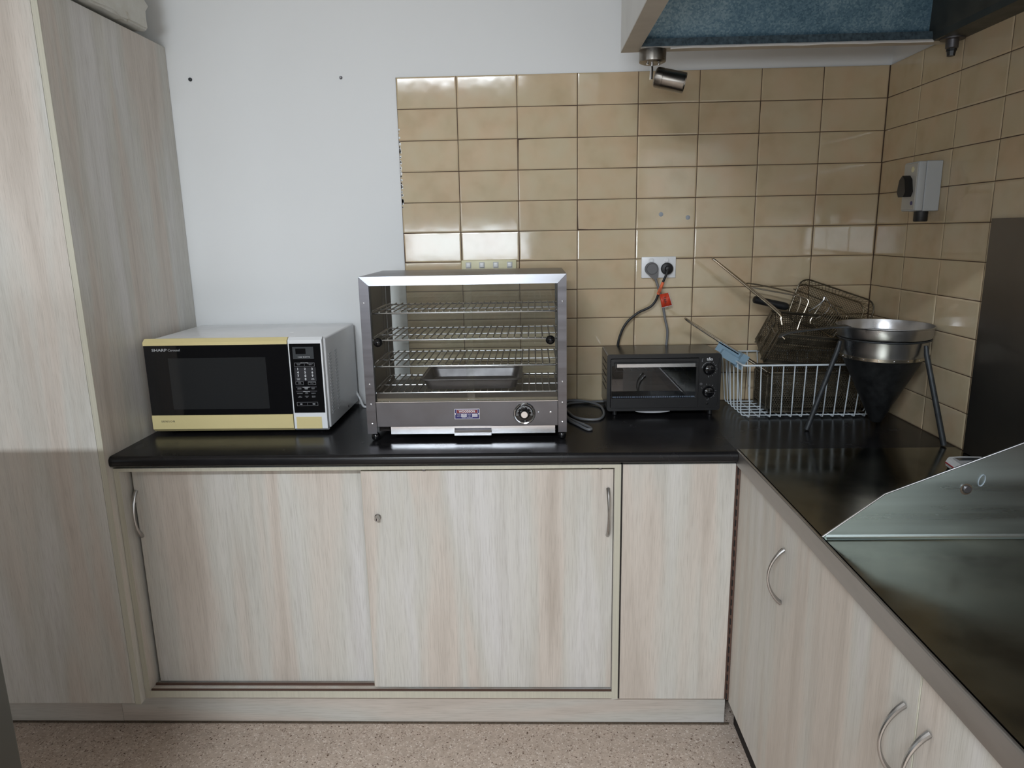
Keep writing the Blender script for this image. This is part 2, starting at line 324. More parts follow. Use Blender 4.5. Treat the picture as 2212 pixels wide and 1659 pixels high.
for j in range(11):
    for i in range(8):
        x0 = -1.6+.2*i; wd = .209 if i == 7 else .2
        o = bpy.data.objects.new('tile', tb_end if i == 7 else tb); COL.objects.link(o); o.parent = wb
        o.location = (x0+wd/2, 0, TZ-TP*(j+.5))
        o.rotation_euler = (random.gauss(0,.004), 0, random.gauss(0,.004))
    for k in range(9):
        if k >= 4 and j >= 6: continue
        o = bpy.data.objects.new('tile', tr); COL.objects.link(o); o.parent = wr
        o.location = (XR, -.2*(k+.5), TZ-TP*(j+.5)); o.rotation_euler = (0, random.gauss(0,.003), random.gauss(0,.003))
for x_, z_ in [(-.716,1.563),(-.625,1.551)]:
    MB().lathe([(0,.0005),(.007,.0005),(.0085,-.0005)], (x_,0,z_), (0,-1,0), 14).build('filled_hole', 'filler', wb)
sm = MB()
for k in range(60):
    z_ = 1.60+.26*random.random(); a = .002+.006*random.random()
    sm.box(-1.5985, -1.5985+a*.8, -.0006, .003, z_, z_+a)
smo = sm.build('paint_smear', 'wall_paint', wb, False); smo['kind'] = 'stuff'

# ------------------------------------------------------------------ tall cabinet
t = thing('tall_cabinet', 'tall pale wood laminate cabinet filling the left side of the kitchen', 'cabinet', (-2.8,-.3,0))
MB().box(-2.3795,-2.363,-.6145,.006,.127,2.131).build('side_panel', 'laminate', t, False)
MB().box(-2.3795,-2.363,-.6162,-.6147,.127,2.131).build('edge_strip', 'edging', t, False)
MB().box(-3.26,-2.381,-.6155,-.597,.131,2.131).build('door', 'laminate', t, False)
MB().box(-3.26,-2.3805,-.594,.005,.127,2.129).build('carcass', 'laminate', t, False)
# toe kicks
b1 = struct('baseboard_back', MB().box(-2.4795,-.575,-.533,-.517,0,.126), 'laminate_across'); b2 = struct('baseboard_left', MB().box(-3.26,-2.4805,-.5335,-.517,0,.126), 'laminate_across')
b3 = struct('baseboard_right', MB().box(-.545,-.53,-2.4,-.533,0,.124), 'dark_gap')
struct('trim_1', MB().box(-3.26,-.56,-.5365,-.533,0,.006), 'rust')

# ------------------------------------------------------------------ sliding door base cabinet
YF = -.588
def bow(mb, p0, p1, out, rise=.030):
    P0, P1, O = Vector(p0), Vector(p1), Vector(out); n = 18; pts = []; rr = []
    for k in range(n+1):
        s_ = k/n; pts.append(P0.lerp(P1, s_) + O*(rise*(1-(2*s_-1)**2)**.85 if 0 < s_ < 1 else 0)); rr.append(.0030+.0028*abs(2*s_-1)**1.5)
    mb.tube(pts, .004, 10, rr=rr); return mb
c = thing('sliding_door_cabinet', 'low pale wood cabinet with two sliding doors under the black worktop', 'cabinet', (-1.64,-.3,0))
fr = MB()
fr.box(-2.362,-2.347,-.586,-.02,.126,.872).box(-.9315,-.9135,-.586,-.02,.126,.872).box(-2.347,-.9315,-.586,-.02,.129,.150).box(-2.347,-.9315,-.586,-.45,.8625,.872)
fr.box(-2.347,-.9315,-.05,-.04,.15,.861); fr.build('carcass', 'laminate', c, False)
ed = MB()
ed.box(-2.362,-2.347,YF,-.5862,.129,.872).box(-.9315,-.9135,YF,-.5862,.129,.872).box(-2.347,-.9315,YF,-.5862,.131,.1525).box(-2.347,-.9315,YF,-.5862,.8622,.872)
ed.build('edge_strip', 'edging', c, False)
tk = MB().box(-2.346,-.932,-.556,-.550,.150,.156).box(-2.346,-.932,-.582,-.5775,.150,.1545).box(-2.346,-.932,-.530,-.524,.150,.157); tk.build('track', 'track', c, False)
d1 = MB().rbox(-2.336,-1.62,-.5445,-.5285,.157,.8575,.0008,1).build('door', 'laminate', c, False)
d2 = MB().rbox(-1.653,-.9330,-.5735,-.5575,.1575,.8532,.0008,1).build('door', 'laminate', c, False)
MB().box(-1.6535,-1.6528,-.5735,-.5575,.1575,.8532).box(-1.653,-.933,-.5735,-.5575,.8532,.8539).build('edge_strip', 'edging', d2, False)
for x_, y_, z0, z1, d_ in [(-2.3295,-.5445,.645,.7885,d1),(-.948,-.5735,.6535,.7965,d2)]:
    bow(MB(), (x_,y_,z0), (x_,y_,z1), (0,-1,0), .028).build('handle', 'brushed_nickel', d_)
lk = MB().lathe([(.0095,0),(.0095,.004),(.0075,.006),(.0068,.020),(.0058,.022),(0,.022)], (-1.611,-.5735,.7145), (0.0,-1,0), 20).build('lock', 'brushed_nickel', d2)
MB().box(-1.6122,-1.6098,-.5962,-.5952,.711,.718).build('keyhole', 'dark_gap', lk, False)
for x_ in (-1.475,-.975): MB().box(x_,x_+.008,-.577,-.570,.8540,.8620).build('door_guide', 'steel', c, False)

# corner cabinet: fixed panel facing the room and hinged door on the right run
c = thing('corner_cabinet', 'pale wood corner cabinet joining both runs with a long piano hinge', 'cabinet', (-.6,-.8,0))
MB().rbox(-.9085,-.5945,YF,-.572,.129,.8715,.0008,1).build('fixed_panel', 'laminate', c, False)
MB().box(-.9130,-.9088,-.586,-.40,.129,.8715).build('shadow_gap', 'dark_gap', c, False)
dr = MB().rbox(-.583,-.567,-1.5155,-.593,.124,.865,.0008,1).build('door', 'laminate', c, False)
MB().box(-.5832,-.567,-1.5175,-1.5157,.124,.865).build('edge_strip', 'edging', dr, False)
bow(MB(), (-.583,-.9505,.652), (-.583,-.9485,.7865), (-1,0,0), .034).build('handle', 'brushed_nickel', dr)
hg = MB().box(-.5945,-.590,-.5885,-.583,.13,.866).box(-.590,-.5835,-.5935,-.590,.13,.866)
hg.build('hinge_leaf', 'track', c, False)
hk = MB()
for k in range(24): hk.tube([(-.589,-.5915,.133+.0308*k),(-.589,-.5915,.133+.0308*k+.019)], .0026, 8)
hk.build('hinge_knuckles', 'dark_gap', c)
MB().box(-.566,-.02,-1.515,-.60,.127,.865).build('carcass', 'laminate', c, False)
c = thing('cooktop_cabinet', 'pale wood cabinet with bow handle at the lower right corner', 'cabinet', (-.3,-1.95,0))
dr = MB().rbox(-.583,-.567,-2.37,-1.5205,.124,.865,.0008,1).build('door', 'laminate', c, False)
bow(MB(), (-.583,-1.5545,.650), (-.583,-1.553,.785), (-1,0,0), .034).build('handle', 'brushed_nickel', dr)
dd = bow(MB(), (-.583,-1.485,.650), (-.583,-1.4838,.782), (-1,0,0), .034)
o = dd.build('handle', 'brushed_nickel', bpy.data.objects['corner_cabinet']); o.parent = bpy.data.objects['corner_cabinet'].children[2]
MB().box(-.566,-.02,-2.37,-1.522,.127,.865).build('carcass', 'laminate', c, False)

# ------------------------------------------------------------------ worktops
prof = [(0,.8785),(-.592,.8785)] + [(-.592+.0005-.0115*math.sin(a), .890-.0115*math.cos(a)) for a in (.4,.8,1.2,1.5708)] + [(-.603,.896)] + [(-.589-.014*math.cos(a), .8964+.014*math.sin(a)) for a in (.3,.6,.9,1.2,1.5708)] + [(0,ZC)]
wt = MB().prism(prof, 0, -2.3625, -.5955).box(-.5955,XR-.0005,-.5755,0,.8785,ZC)
tag(wt.build('worktop', 'worktop', None, True, 25), 'long black laminate worktop with rounded front edge along the back wall', 'worktop')
c = thing('steel_bench', 'stainless steel bench top on the right run with upright splash guard', 'bench', (-.3,-1.5,ZC))
MB().prism([(-.576,ZC-.002),(-.5745-1.9,ZC-.002),(-.5745-1.9,ZC),(-.576,ZC)], 0, -.5885, XR-.0005).build('top', 'bench_steel', c, False)
be = MB().prism([(-.5855,.8675),(-.594,.8675),(-.594,ZC-.004)] + [(-.590-.004*math.cos(a), ZC-.004+.004*math.sin(a)) for a in (.4,.8,1.2,1.5708)] + [(-.5855,ZC)], 1, -2.4745, -.5765)
# prism axis 1: poly is (x,z)
be.build('front_edge', 'bench_edge', c)
gx = [(-.586,ZC),(-.5905,ZC+.003),(-.476,1.0016),(XR-.001,1.1965),(XR-.001,ZC)]
gd = MB().prism(gx, 1, -1.158, -1.1555)
cove = [(-1.158-.008,ZC+.0004)] + [(-1.158-.008*(1-math.sin(a)), ZC+.0004+.008*(1-math.cos(a))) for a in (.3,.6,.9,1.2,1.45)] + [(-1.1575,ZC+.010),(-1.1575,ZC+.0004)]
gd.prism(cove, 0, -.583, XR-.001)
go = gd.build('splash_guard', 'guard_steel', c, True, 60)
MB().tube([(-.589,-1.1568,ZC+.003),(-.476,-1.1568,1.0019),(XR-.002,-1.1568,1.1968)], .0019, 8).build('folded_edge', 'steel_bright', go)
hl = MB().lathe([(0,.0012),(.008,.0012),(.0100,.0008),(.0115,.0002)], (-.3225,-1.158,1.011), (0,-1,0), 18).build('rust_ring', 'rust', go)
MB().lathe([(.0075,0),(.0075,.006),(.006,.0075),(0,.0075)], (-.3235,-1.158,1.0125), (0,-1,0), 12).build('bolt', 'steel_dull', go)
MB().tube([(-.2955+.006*math.cos(a)+.002*math.sin(a), -1.1586, 1.029+.0115*math.sin(a)) for a in [2*PI*k/16 for k in range(16)]], .0016, 6, True, flat=.5).build('chalk_mark', 'chalk', go)
sp = thing('wall_splash_plate', 'dark brushed steel splash plate fixed to the right wall tiles', 'panel', (0,-1.2,ZC))
MB().box(XR-.0095,XR-.0002,-1.155,-.622,ZC+.0015,1.525).build('sheet', 'plate_steel', sp, False)

# ------------------------------------------------------------------ range hood
h = thing('range_hood', 'large white box range hood with bluish galvanised inside above the right bench', 'range hood', (-.45,-1.1,2.0))
HX0, HX1, HY0, HY1, HZ = -.90, XR-.0005, -.333, -2.0, 2.0
hs = MB().box(HX0,HX0+.004,HY1,HY0,HZ+.004,2.999).box(HX0+.004,HX1,HY0-.004,HY0,HZ+.004,2.999).box(HX0+.004,HX1,HY1,HY1+.004,HZ+.004,2.999)
hs.build('outer_shell', 'hood_white', h, False)
MB().box(HX0,-.852,HY1,HY0,HZ,HZ+.004).box(-.852,HX1,-.378,HY0,HZ,HZ+.004).box(-.852,HX1,HY1,HY1+.05,HZ,HZ+.004).build('rim', 'hood_rim', h, False)
MB().box(-.064,HX1,HY1+.05,-.378,HZ-.001,HZ+.004).box(-.064,-.060,HY1+.05,-.378,HZ+.004,HZ+.06).build('wall_rim', 'hood_dark', h, False)
gt = MB().box(-.856,-.852,HY1+.05,-.378,HZ+.004,HZ+.028).box(-.852,-.064,-.378,-.374,HZ+.004,HZ+.024)
gt.build('grease_gutter', 'gutter', h, False)
a0 = [(-.876,-.352,HZ+.012),(-.062,-.352,HZ+.012),(-.062,-1.97,HZ+.012),(-.876,-1.97,HZ+.012)]
a1 = [(-.66,-.78,2.70),(-.26,-.78,2.70),(-.26,-1.5,2.70),(-.66,-1.5,2.70)]
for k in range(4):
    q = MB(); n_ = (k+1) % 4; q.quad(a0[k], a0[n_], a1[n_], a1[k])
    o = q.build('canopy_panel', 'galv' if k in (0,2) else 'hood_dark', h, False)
    sd = o.modifiers.new('thickness', 'SOLIDIFY'); sd.thickness = .0015; sd.offset = 0
MB().box(-.66,-.26,-1.5,-.78,2.70,2.703).build('filter', 'hood_dark', h, False)
pts = [(-.770+.0354*k, -.379+random.uniform(-.0015,.0015), HZ-.0005+random.uniform(-.001,.001)) for k in range(21)]
MB().tube(smoothpath(pts, 3), .0035, 6).build('sealant_bead', 'sealant', h)
dn = MB().lathe([(.030,0),(.030,-.003),(.016,-.004),(.0155,-.024),(.013,-.026),(.012,-.027)], (-.0225,-.40,HZ-.001), (0,0,1), 20).build('drain_fitting', 'steel_dull', h)
MB().lathe([(.0135,-.024),(.0135,-.031),(.0115,-.032),(.010,-.044),(0,-.044)], (-.0225,-.40,HZ-.001), (0,0,1), 8).build('drain_plug', 'black_plastic', dn)

# spotlight under the hood rim
s_ = thing('spotlight', 'small brushed metal spotlight hanging under the hood rim', 'spotlight', (-.814,-.352,HZ-.034))
sx, sy = -.814, -.352
MB().lathe([(.030,-.034),(.0365,-.031),(.0375,-.027),(.0375,-.0008),(0,-.0008)], (sx,sy,HZ), (0,0,1), 32).build('base', 'gunmetal', s_)
for dx, dy in ((-.016,-.018),(.017,-.006)): MB().lathe([(0,-.042),(.0032,-.041),(.0038,-.037),(.0025,-.034)], (sx+dx,sy+dy,HZ), (0,0,1), 10).build('mounting_nut', 'chrome', s_)
MB().tube([(sx-.002,sy-.004,HZ-.034),(sx-.0035,sy-.008,HZ-.078)], .0045, 12).build('stem', 'chrome', s_)
A = Vector((.087,-.020,-.0235)); A.normalize(); hc = (sx+.008,sy-.004,HZ-.070)
MB().lathe([(0,-.002),(.022,-.001),(.0265,.002),(.0275,.006),(.0275,.0215),(.0268,.022),(.0268,.023),(.0275,.0235),(.0275,.082),(.0268,.084),(.0245,.084),(.0235,.079)], hc, A, 32).build('head', 'gunmetal', s_)
MB().lathe([(0,.0795),(.0238,.0795)], hc, A, 24).build('lens', 'lens', s_)

# ------------------------------------------------------------------ small fittings on the walls
p = thing('double_power_outlet', 'white double power outlet with two plugs pushed in', 'power outlet', (-.721,0,1.385))
MB().rbox(-.780,-.662,-.0095,-.0003,1.349,1.422,.003,2).build('cover_plate', 'white_plastic', p)
for x_ in (-.7465,-.6945):
    MB().lathe([(.0095,.0095),(.0095,.0105),(.0085,.0115),(0,.0115)], (x_,0,1.409), (0,-1,0), 18).build('switch_surround', 'white_enamel', p)
    MB().rbox(x_-.0058,x_+.0058,-.0145,-.011,1.4035,1.414,.0012,1).build('switch', 'white_plastic', p)
p = thing('switch_plate', 'cream four gang switch plate on the tiles behind the food warmer', 'switch', (-1.305,0,1.38))
pl = [(-1.401,1.421),(-1.21,1.421),(-1.21,1.338),(-1.401,1.338)]
mb = MB().rbox(-1.401,-1.21,-.011,-.0003,1.338,1.421,.004,2); mb.build('cover_plate', 'cream_switch', p)
for x_ in (-1.3764,-1.3299,-1.2817,-1.2337):
    MB().rbox(x_-.0095,x_+.0095,-.0118,-.0108,1.3925,1.4135,.0004,1).build('switch_surround', 'grey_enamel', p)
    MB().rbox(x_-.0075,x_+.0075,-.0165,-.0115,1.396,1.411,.0022,2).build('switch', 'white_plastic', p)
i_ = thing('isolator_switch', 'grey wall isolator switch with black rotary handle on right wall tiles', 'switch', (-.02,-.325,1.62))
MB().rbox(-.036,XR-.0003,-.365,-.286,1.551,1.690,.002,1).build('base_box', 'isolator_grey', i_)
MB().rbox(-.058,-.0368,-.365,-.286,1.552,1.689,.003,2).build('lid', 'isolator_grey', i_)
MB().rbox(-.0605,-.0575,-.361,-.290,1.556,1.685,.001,1).build('face_plate', 'isolator_face', i_)
kn = [(-.349,1.606),(-.340,1.592),(-.312,1.592),(-.302,1.606),(-.310,1.640),(-.326,1.652),(-.340,1.640)]
MB().prism(kn, 0, -.083, -.0605).build('rotary_handle', 'black_plastic', i_)
MB().lathe([(.006,0),(.006,.001),(0,.001)], (-.0605,-.346,1.574), (-1,0,0), 12).build('blue_dot', 'badge_blue', i_)
MB().lathe([(.008,0),(.008,.0008),(0,.0008)], (-.0605,-.338,1.668), (-1,0,0), 12).build('round_sticker', 'cream_switch', i_)
MB().lathe([(.019,0),(.019,-.026),(.017,-.029),(0,-.029)], (-.028,-.342,1.5505), (0,0,1), 12).build('cable_gland', 'black_rubber', i_)
for n_, (x_, z_, lab) in enumerate([(-2.289,2.030,'dark screw in the white wall near the tall cabinet'),(-1.783,2.024,'small grey screw in the white wall near the tile edge')]):
    q = MB().lathe([(.0012,0),(.006,.0005),(.006,.004),(.004,.0075),(.0018,.008),(.0018,.0125),(0,.0125)] if n_ == 0 else [(.0015,0),(.005,.0005),(.005,.003),(.003,.006),(0,.006)], (x_,.008,z_), (0,-1,0), 14)
    tag(q.build('wall_screw', 'iron' if n_ == 0 else 'steel_dull'), lab, 'screw', 'screws left in the white wall')

# foam box on top of the tall cabinet
fbo = thing('foam_box', 'grubby white foam box on top of the tall cabinet', 'box', (-2.55,-.46,2.132))
bm = bmesh.new(); bmesh.ops.create_cube(bm, size=1)
for v in bm.verts: v.co = Vector((-2.57+v.co.x*.46, -.466+v.co.y*.668, 2.3475+v.co.z*.405))
bmesh.ops.subdivide_edges(bm, edges=list(bm.edges), cuts=22, use_grid_fill=True)
from mathutils import noise as mnoise
for v in bm.verts:
    n_ = mnoise.noise_vector(v.co*22)*.0045+mnoise.noise_vector(v.co*60)*.002
    v.co += Vector((n_.x, n_.y, n_.z))
bmesh.ops.bevel(bm, geom=[e for e in bm.edges if e.calc_face_angle(0) > 1.0], offset=.006, segments=2, affect='EDGES')
fm = MB(); bm.verts.index_update(); fm.add([v.co.copy() for v in bm.verts], [[v.index for v in f.verts] for f in bm.faces]); bm.free()
fm.build('body', 'foam', fbo, True, 60)
for y_ in (-.72,-.24): MB().box(-2.78,-2.40,y_-.02,y_+.02,2.1312,2.149).build('shade_batten', 'dark_gap', fbo, False)  # added supports, near black for the shade in the gap under the box

# ------------------------------------------------------------------ microwave
m = thing('microwave_oven', 'white microwave with cream trim and black glass door beside the tall cabinet', 'microwave', (-2.07,-.2,ZC))
MB().rbox(-2.336,-1.790,-.366,-.012,.925,1.2095,.006,3).build('housing', 'white_enamel', m)
YM = -.385
def mwpoly(z0, z1, c0=0, c1=0):
    return [(-.366,z0)]+([(YM+.010,z0),(YM,z0+c0)] if c0 else [(YM,z0)])+([(YM,z1-c1),(YM+.013,z1)] if c1 else [(YM,z1)])+[(-.366,z1)]
dr = MB().prism(mwpoly(.9755,1.1935), 0, -2.3435, -1.9015).build('door', 'black_glass', m, False)
MB().rbox(-2.272,-1.971,YM-.0006,YM,.994,1.155,.0002,1).build('window', 'window_mesh', dr, False)
MB().prism(mwpoly(1.194,1.2135,0,.010), 0, -2.345, -1.9015).build('top_trim', 'cream_plastic', dr, False)
MB().prism(mwpoly(.922,.975,.009,0), 0, -2.345, -1.9015).build('bottom_trim', 'cream_plastic', dr, False)
lettering('SHARP', .0115, (-2.319,YM-.0003,1.180), 'silver_print', dr, fit=.0465, bold=.0002)
lettering('Carousel', .0105, (-2.269,YM-.0003,1.1795), 'silver_print', dr, fit=.0365)
lettering('SENSOR', .0080, (-2.3165,YM-.0003,.9555), 'print_dark', dr, spacing=1.4, fit=.0425)
cp = MB().prism(mwpoly(1.195,1.2135,0,.008), 0, -1.8985, -1.795).prism(mwpoly(.922,.979,.007,0), 0, -1.8985, -1.795).prism(mwpoly(.979,1.195), 0, -1.8985,-1.8955).prism(mwpoly(.979,1.195), 0, -1.7995,-1.795).build('control_surround', 'white_plastic', m, False)
pn = MB().box(-1.8955,-1.7995,YM+.001,-.366,.979,1.195).build('control_panel', 'black_glass', m, False)
YP = YM+.001
MB().rbox(-1.891,-1.812,YM-.0012,YM,.9285,.9665,.0005,1).build('open_button', 'cream_plastic', m)
MB().box(-1.886,-1.822,YP-.0004,YP,1.1475,1.185).build('display_window', 'display', pn, False)
MB().box(-1.877,-1.846,YP-.0007,YP-.0003,1.163,1.180).build('display_screen', 'black_glass', pn, False)
lettering('1100 WATTS', .0055, (-1.853,YP-.0005,1.1535), 'print_white', pn, align='CENTER', spacing=1.25)
def outline(x0, x1, z0, z1, nm='key_outline', mt='print_grey'):
    w_ = .0006; MB().box(x0,x1,YP-.0004,YP,z0,z0+w_).box(x0,x1,YP-.0004,YP,z1-w_,z1).box(x0,x0+w_,YP-.0004,YP,z0,z1).box(x1-w_,x1,YP-.0004,YP,z0,z1).build(nm, mt, pn, False)
outline(-1.884,-1.822,1.124,1.136)
MB().box(-1.8855,-1.8195,YP-.0003,YP,1.079,1.1215).build('keypad', 'key_grey', pn, False)
for r_ in range(4):
    for q_ in range(3):
        tx = [['1','2','3'],['4','5','6'],['7','8','9'],['POWER\nLEVEL','0','TIMER\nCLOCK']][r_][q_]
        big = len(tx) == 1
        lettering(tx, .0100 if big else .0030, (-1.8745+.022*q_, YP-.0005, 1.1165-.0106*r_), 'print_white', pn, align='CENTER', bold=.0002 if big else 0, name='key_print')
outline(-1.8845,-1.860,1.0675,1.0775); outline(-1.846,-1.822,1.0675,1.0775)
for tx, x_, z_, s_2 in [('STOP\nCLEAR',-1.872,1.0745,.0033),('INSTANT COOK\nSTART',-1.834,1.0745,.0031),('LOW FAT\nMENU',-1.8705,1.132,.0030),('VEGETARIAN\nMENU',-1.835,1.132,.0030),('HEALTHY MENUS',-1.853,1.1365,.0030),('EXPRESS MENUS',-1.853,1.0605,.0030),('EXPRESS\nDEFROST',-1.874,1.0565,.0030),('EXPRESS\nCOOK',-1.853,1.0565,.0030),('EXPRESS\nMENU',-1.832,1.0565,.0030),('SENSOR COOK',-1.853,1.0470,.0030),('VEGETABLES',-1.874,1.0415,.0030),('RICE\nPASTA',-1.853,1.0430,.0030),('DESSERTS',-1.832,1.0415,.0030),('EASY\nDEFROST',-1.874,1.0310,.0030),('CUSTOM\nHELP',-1.853,1.0310,.0030),('SENSOR\nREHEAT',-1.832,1.0310,.0030)]:
    lettering(tx, s_2*1.02, (x_, YP-.0005, z_-.001), 'print_white' if 'MENUS' in tx or 'COOK' == tx[-4:] else 'print_grey', pn, align='CENTER', name='key_print')
MB().box(-1.885,-1.8205,YP-.0003,YP,1.0585,1.0625).box(-1.885,-1.8205,YP-.0003,YP,1.0450,1.0490).build('section_bars', 'key_grey', pn, False)
outline(-1.8855,-1.8205,1.001,1.0125)
for q in ((-1.8533,-1.8527,1.0035,1.010),(-1.8533,-1.8527,1.1265,1.1335),(-1.876,-1.869,1.0048,1.0085),(-1.837,-1.829,1.0048,1.0085)): MB().box(q[0],q[1],YP-.0004,YP,q[2],q[3]).build('key_mark', 'print_grey', pn, False)
for y_, z0, z1, n_ in [(-.327,.966,1.154,20),(-.2635,.966,1.153,19)]:
    vs = MB()
    for k in range(n_):
        z_ = z0+(z1-z0)*k/(n_-1); vs.prism([(y_-.013,z_-.002),(y_-.013,z_+.0022),(y_+.013,z_+.0045),(y_+.013,z_+.0003)], 0, -1.7905, -1.7886)
    vs.build('vent_slots', 'grey_enamel', m, False)
MB().lathe([(.004,0),(.004,.002),(0,.003)], (-1.790,-.152,.942), (1,0,0), 10).build('screw', 'steel_dull', m)
for x_ in (-2.30,-1.83):
    for y_ in (-.335,-.05): MB().lathe([(.010,0),(.012,.002),(.012,.0148),(0,.0148)], (x_,y_,ZC+.0003), (0,0,1), 14).build('foot', 'black_plastic', m)

# ------------------------------------------------------------------ food warmer
WX0, WX1, WY, WB, WZ0, WZ1 = -1.650, -1.060, -.472, -.135, .9345, 1.3965
f = thing('pie_warmer', 'stainless steel food warmer with sliding glass doors and four wire shelves', 'food warmer', (-1.355,-.3,ZC))
MB().box(WX0,WX1,WY+.001,WB,WZ1-.0012,WZ1).build('roof', 'steel', f, False)
for a, b_ in ((WX0,WX0+.0012),(WX1-.0012,WX1)): MB().box(a,b_,WY+.001,WB,WZ0,WZ1-.0012).build('side_wall', 'steel_dull', f, False)
for a, b_ in ((WX0+.004,WX0+.006),(WX1-.006,WX1-.004)): MB().box(a,b_,WY+.004,WB-.002,1.03,WZ1-.004).build('inner_wall', 'warmer_inner', f, False)
GX0, GX1, GZ0, GZ1 = -1.6215, -1.0855, 1.0345, 1.3705
MB().prism([(WX0,WZ1),(WX1,WZ1),(GX1,GZ1),(GX0,GZ1)], 1, WY, WY+.004).build('front_header', 'header_steel_lit', f, False)
MB().prism([(WX0,WZ1-.0008),(GX0-.0004,GZ1-.0005),(GX0-.0004,WZ0),(WX0,WZ0)], 1, WY, WY+.004).build('front_post', 'steel', f, False)
MB().prism([(WX1,WZ1-.0008),(GX1+.0004,GZ1-.0005),(GX1+.0004,WZ0),(WX1,WZ0)], 1, WY, WY+.004).build('front_post', 'steel', f, False)
for a in (GX0-.0004, GX1-.0012): MB().box(a,a+.0016,WY+.0041,WY+.02,GZ0,GZ1).build('door_channel', 'black_plastic', f, False)
ct = MB().rbox(GX0,GX1,WY+.0015,WY+.02,.9545,1.0285,.0012,1).build('control_fascia', 'steel_dull', f, False)
MB().box(GX0,GX1,WY+.002,WY+.030,1.0285,1.0300).build('door_sill', 'steel_bright', f, False)
MB().box(GX0,GX1,WY+.020,WY+.0215,1.030,1.037).build('door_track', 'old_brass', f, False)
MB().box(WX0+.006,WX1-.006,WY+.03,WB,1.026,1.028).build('floor_plate', 'warmer_inner', f, False)
MB().box(WX0+.006,WX1-.006,WY+.03,WB,.958,.960).build('base_plate', 'dark_gap', f, False)
for x0, x1, y_, kx, in ((GX0+.001,-1.329,WY+.009,-1.6017),(-1.352,GX1-.001,WY+.014,-1.1069)):
    g_ = MB().box(x0,x1,y_,y_+.003,1.031,1.3715).build('glass_door', 'pane', f, False)
    MB().lathe([(.004,0),(.004,.006),(.009,.008),(.0125,.013),(.0135,.019),(.012,.025),(.007,.030),(0,.0315)], (kx,y_,1.210), (0,-1,0), 20).build('door_knob', 'black_gloss', g_)
MB().box(WX0+.007,WX1-.007,WB-.005,WB-.002,1.028,1.384).build('back_glass', 'pane', f, False)
MB().box(WX0+.0063,WX0+.022,WB-.002,WB,1.028,1.385).box(WX1-.022,WX1-.0063,WB-.002,WB,1.028,1.385).box(WX0+.022,WX1-.022,WB-.002,WB,1.375,1.385).build('back_frame', 'warmer_inner', f, False)
for x_ in (WX0+.0065,WX1-.0085):
    for y_ in (-.42,-.19): MB().box(x_,x_+.002,y_-.008,y_+.008,1.03,1.38).build('shelf_rail', 'steel_dull', f, False)
for z_ in (1.051,1.131,1.2095,1.2885):
    rk = MB(); x0, x1, y0, y1 = -1.6385, -1.0715, -.440, -.175
    rk.tube([(x0,y0+.02,z_),(x0+.006,y0+.005,z_),(x0+.02,y0,z_),(x1-.02,y0,z_),(x1-.006,y0+.005,z_),(x1,y0+.02,z_),(x1,y1-.02,z_),(x1-.006,y1-.005,z_),(x1-.02,y1,z_),(x0+.02,y1,z_),(x0+.006,y1-.005,z_),(x0,y1-.02,z_)], .0028, 8, True)
    rk.tube([(x0,(y0+y1)/2-.02,z_),(x1,(y0+y1)/2-.02,z_)], .0024, 8)
    rko = rk.build('wire_shelf', 'steel_bright', f); rd = MB()
    for k in range(27):
        x_ = x0+.016+(x1-x0-.032)*k/26; rd.tube([(x_,y0-.0024,z_+.0040),(x_,y1+.002,z_+.0040)], .0019, 8)
    rd.build('cross_rods', 'shelf_rod', rko)
bd = MB().rbox(-1.390,-1.3155,WY+.0003,WY+.0016,.9765,1.0085,.0005,1).build('maker_plate', 'badge_grey', f)
YB = WY+.0003
MB().box(-1.3880,-1.3175,YB-.0002,YB,.9785,1.0065).build('plate_field', 'badge_blue', bd, False)
MB().box(-1.3840,-1.3215,YB-.0004,YB-.0001,.9945,1.0055).build('plate_border', 'badge_grey', bd, False)
MB().box(-1.3832,-1.3223,YB-.0006,YB-.0003,.9952,1.0048).build('plate_band', 'badge_red', bd, False)
lettering('WOODSON', .0092, (-1.3528,YB-.0007,1.0001), 'print_white', bd, align='CENTER', bold=.0003, fit=.0480)
for x0, x1 in ((-1.3705,-1.3535),(-1.338,-1.322)):
    for z_ in (.9885,.9838): MB().box(x0,x1,YB-.0005,YB-.0001,z_,z_+.0040).build('plate_blank', 'badge_grey', bd, False)
for tx, x_, z_ in [('VOLTS',-1.3772,.9905),('WATTS',-1.3772,.9858),('SERIAL',-1.3458,.9905),('CAT',-1.3458,.9858)]: lettering(tx, .0034, (x_,YB-.0004,z_), 'print_white', bd, align='CENTER')
lettering('240', .003, (-1.362,YB-.0007,.9905), 'print_dark', bd, align='CENTER')
lettering('SYDNEY  AUSTRALIA', .0034, (-1.3528,YB-.0004,.9812), 'print_white', bd, align='CENTER')
for x_ in (-1.3875,-1.318): MB().lathe([(.0022,0),(.002,.0012),(0,.0015)], (x_,YB,.9925), (0,-1,0), 10).build('rivet', 'steel_bright', bd)
dc = (-1.184, WY+.0015, .9925)
dl = MB().lathe([(.0325,0),(.0325,.002),(.0305,.0045),(.028,.0035),(.027,.001)], dc, (0,-1,0), 40).build('dial_bezel', 'chrome', f)
MB().lathe([(.027,.0008),(.0255,.004),(.0245,.0055),(.016,.0065),(.0125,.016),(.0115,.0175),(0,.0175)], dc, (0,-1,0), 32).build('dial', 'black_gloss', dl)
MB().lathe([(.0095,.0175),(.0095,.0183),(0,.0183)], dc, (0,-1,0), 24).build('dial_cap', 'steel_bright', dl)
tk = MB()
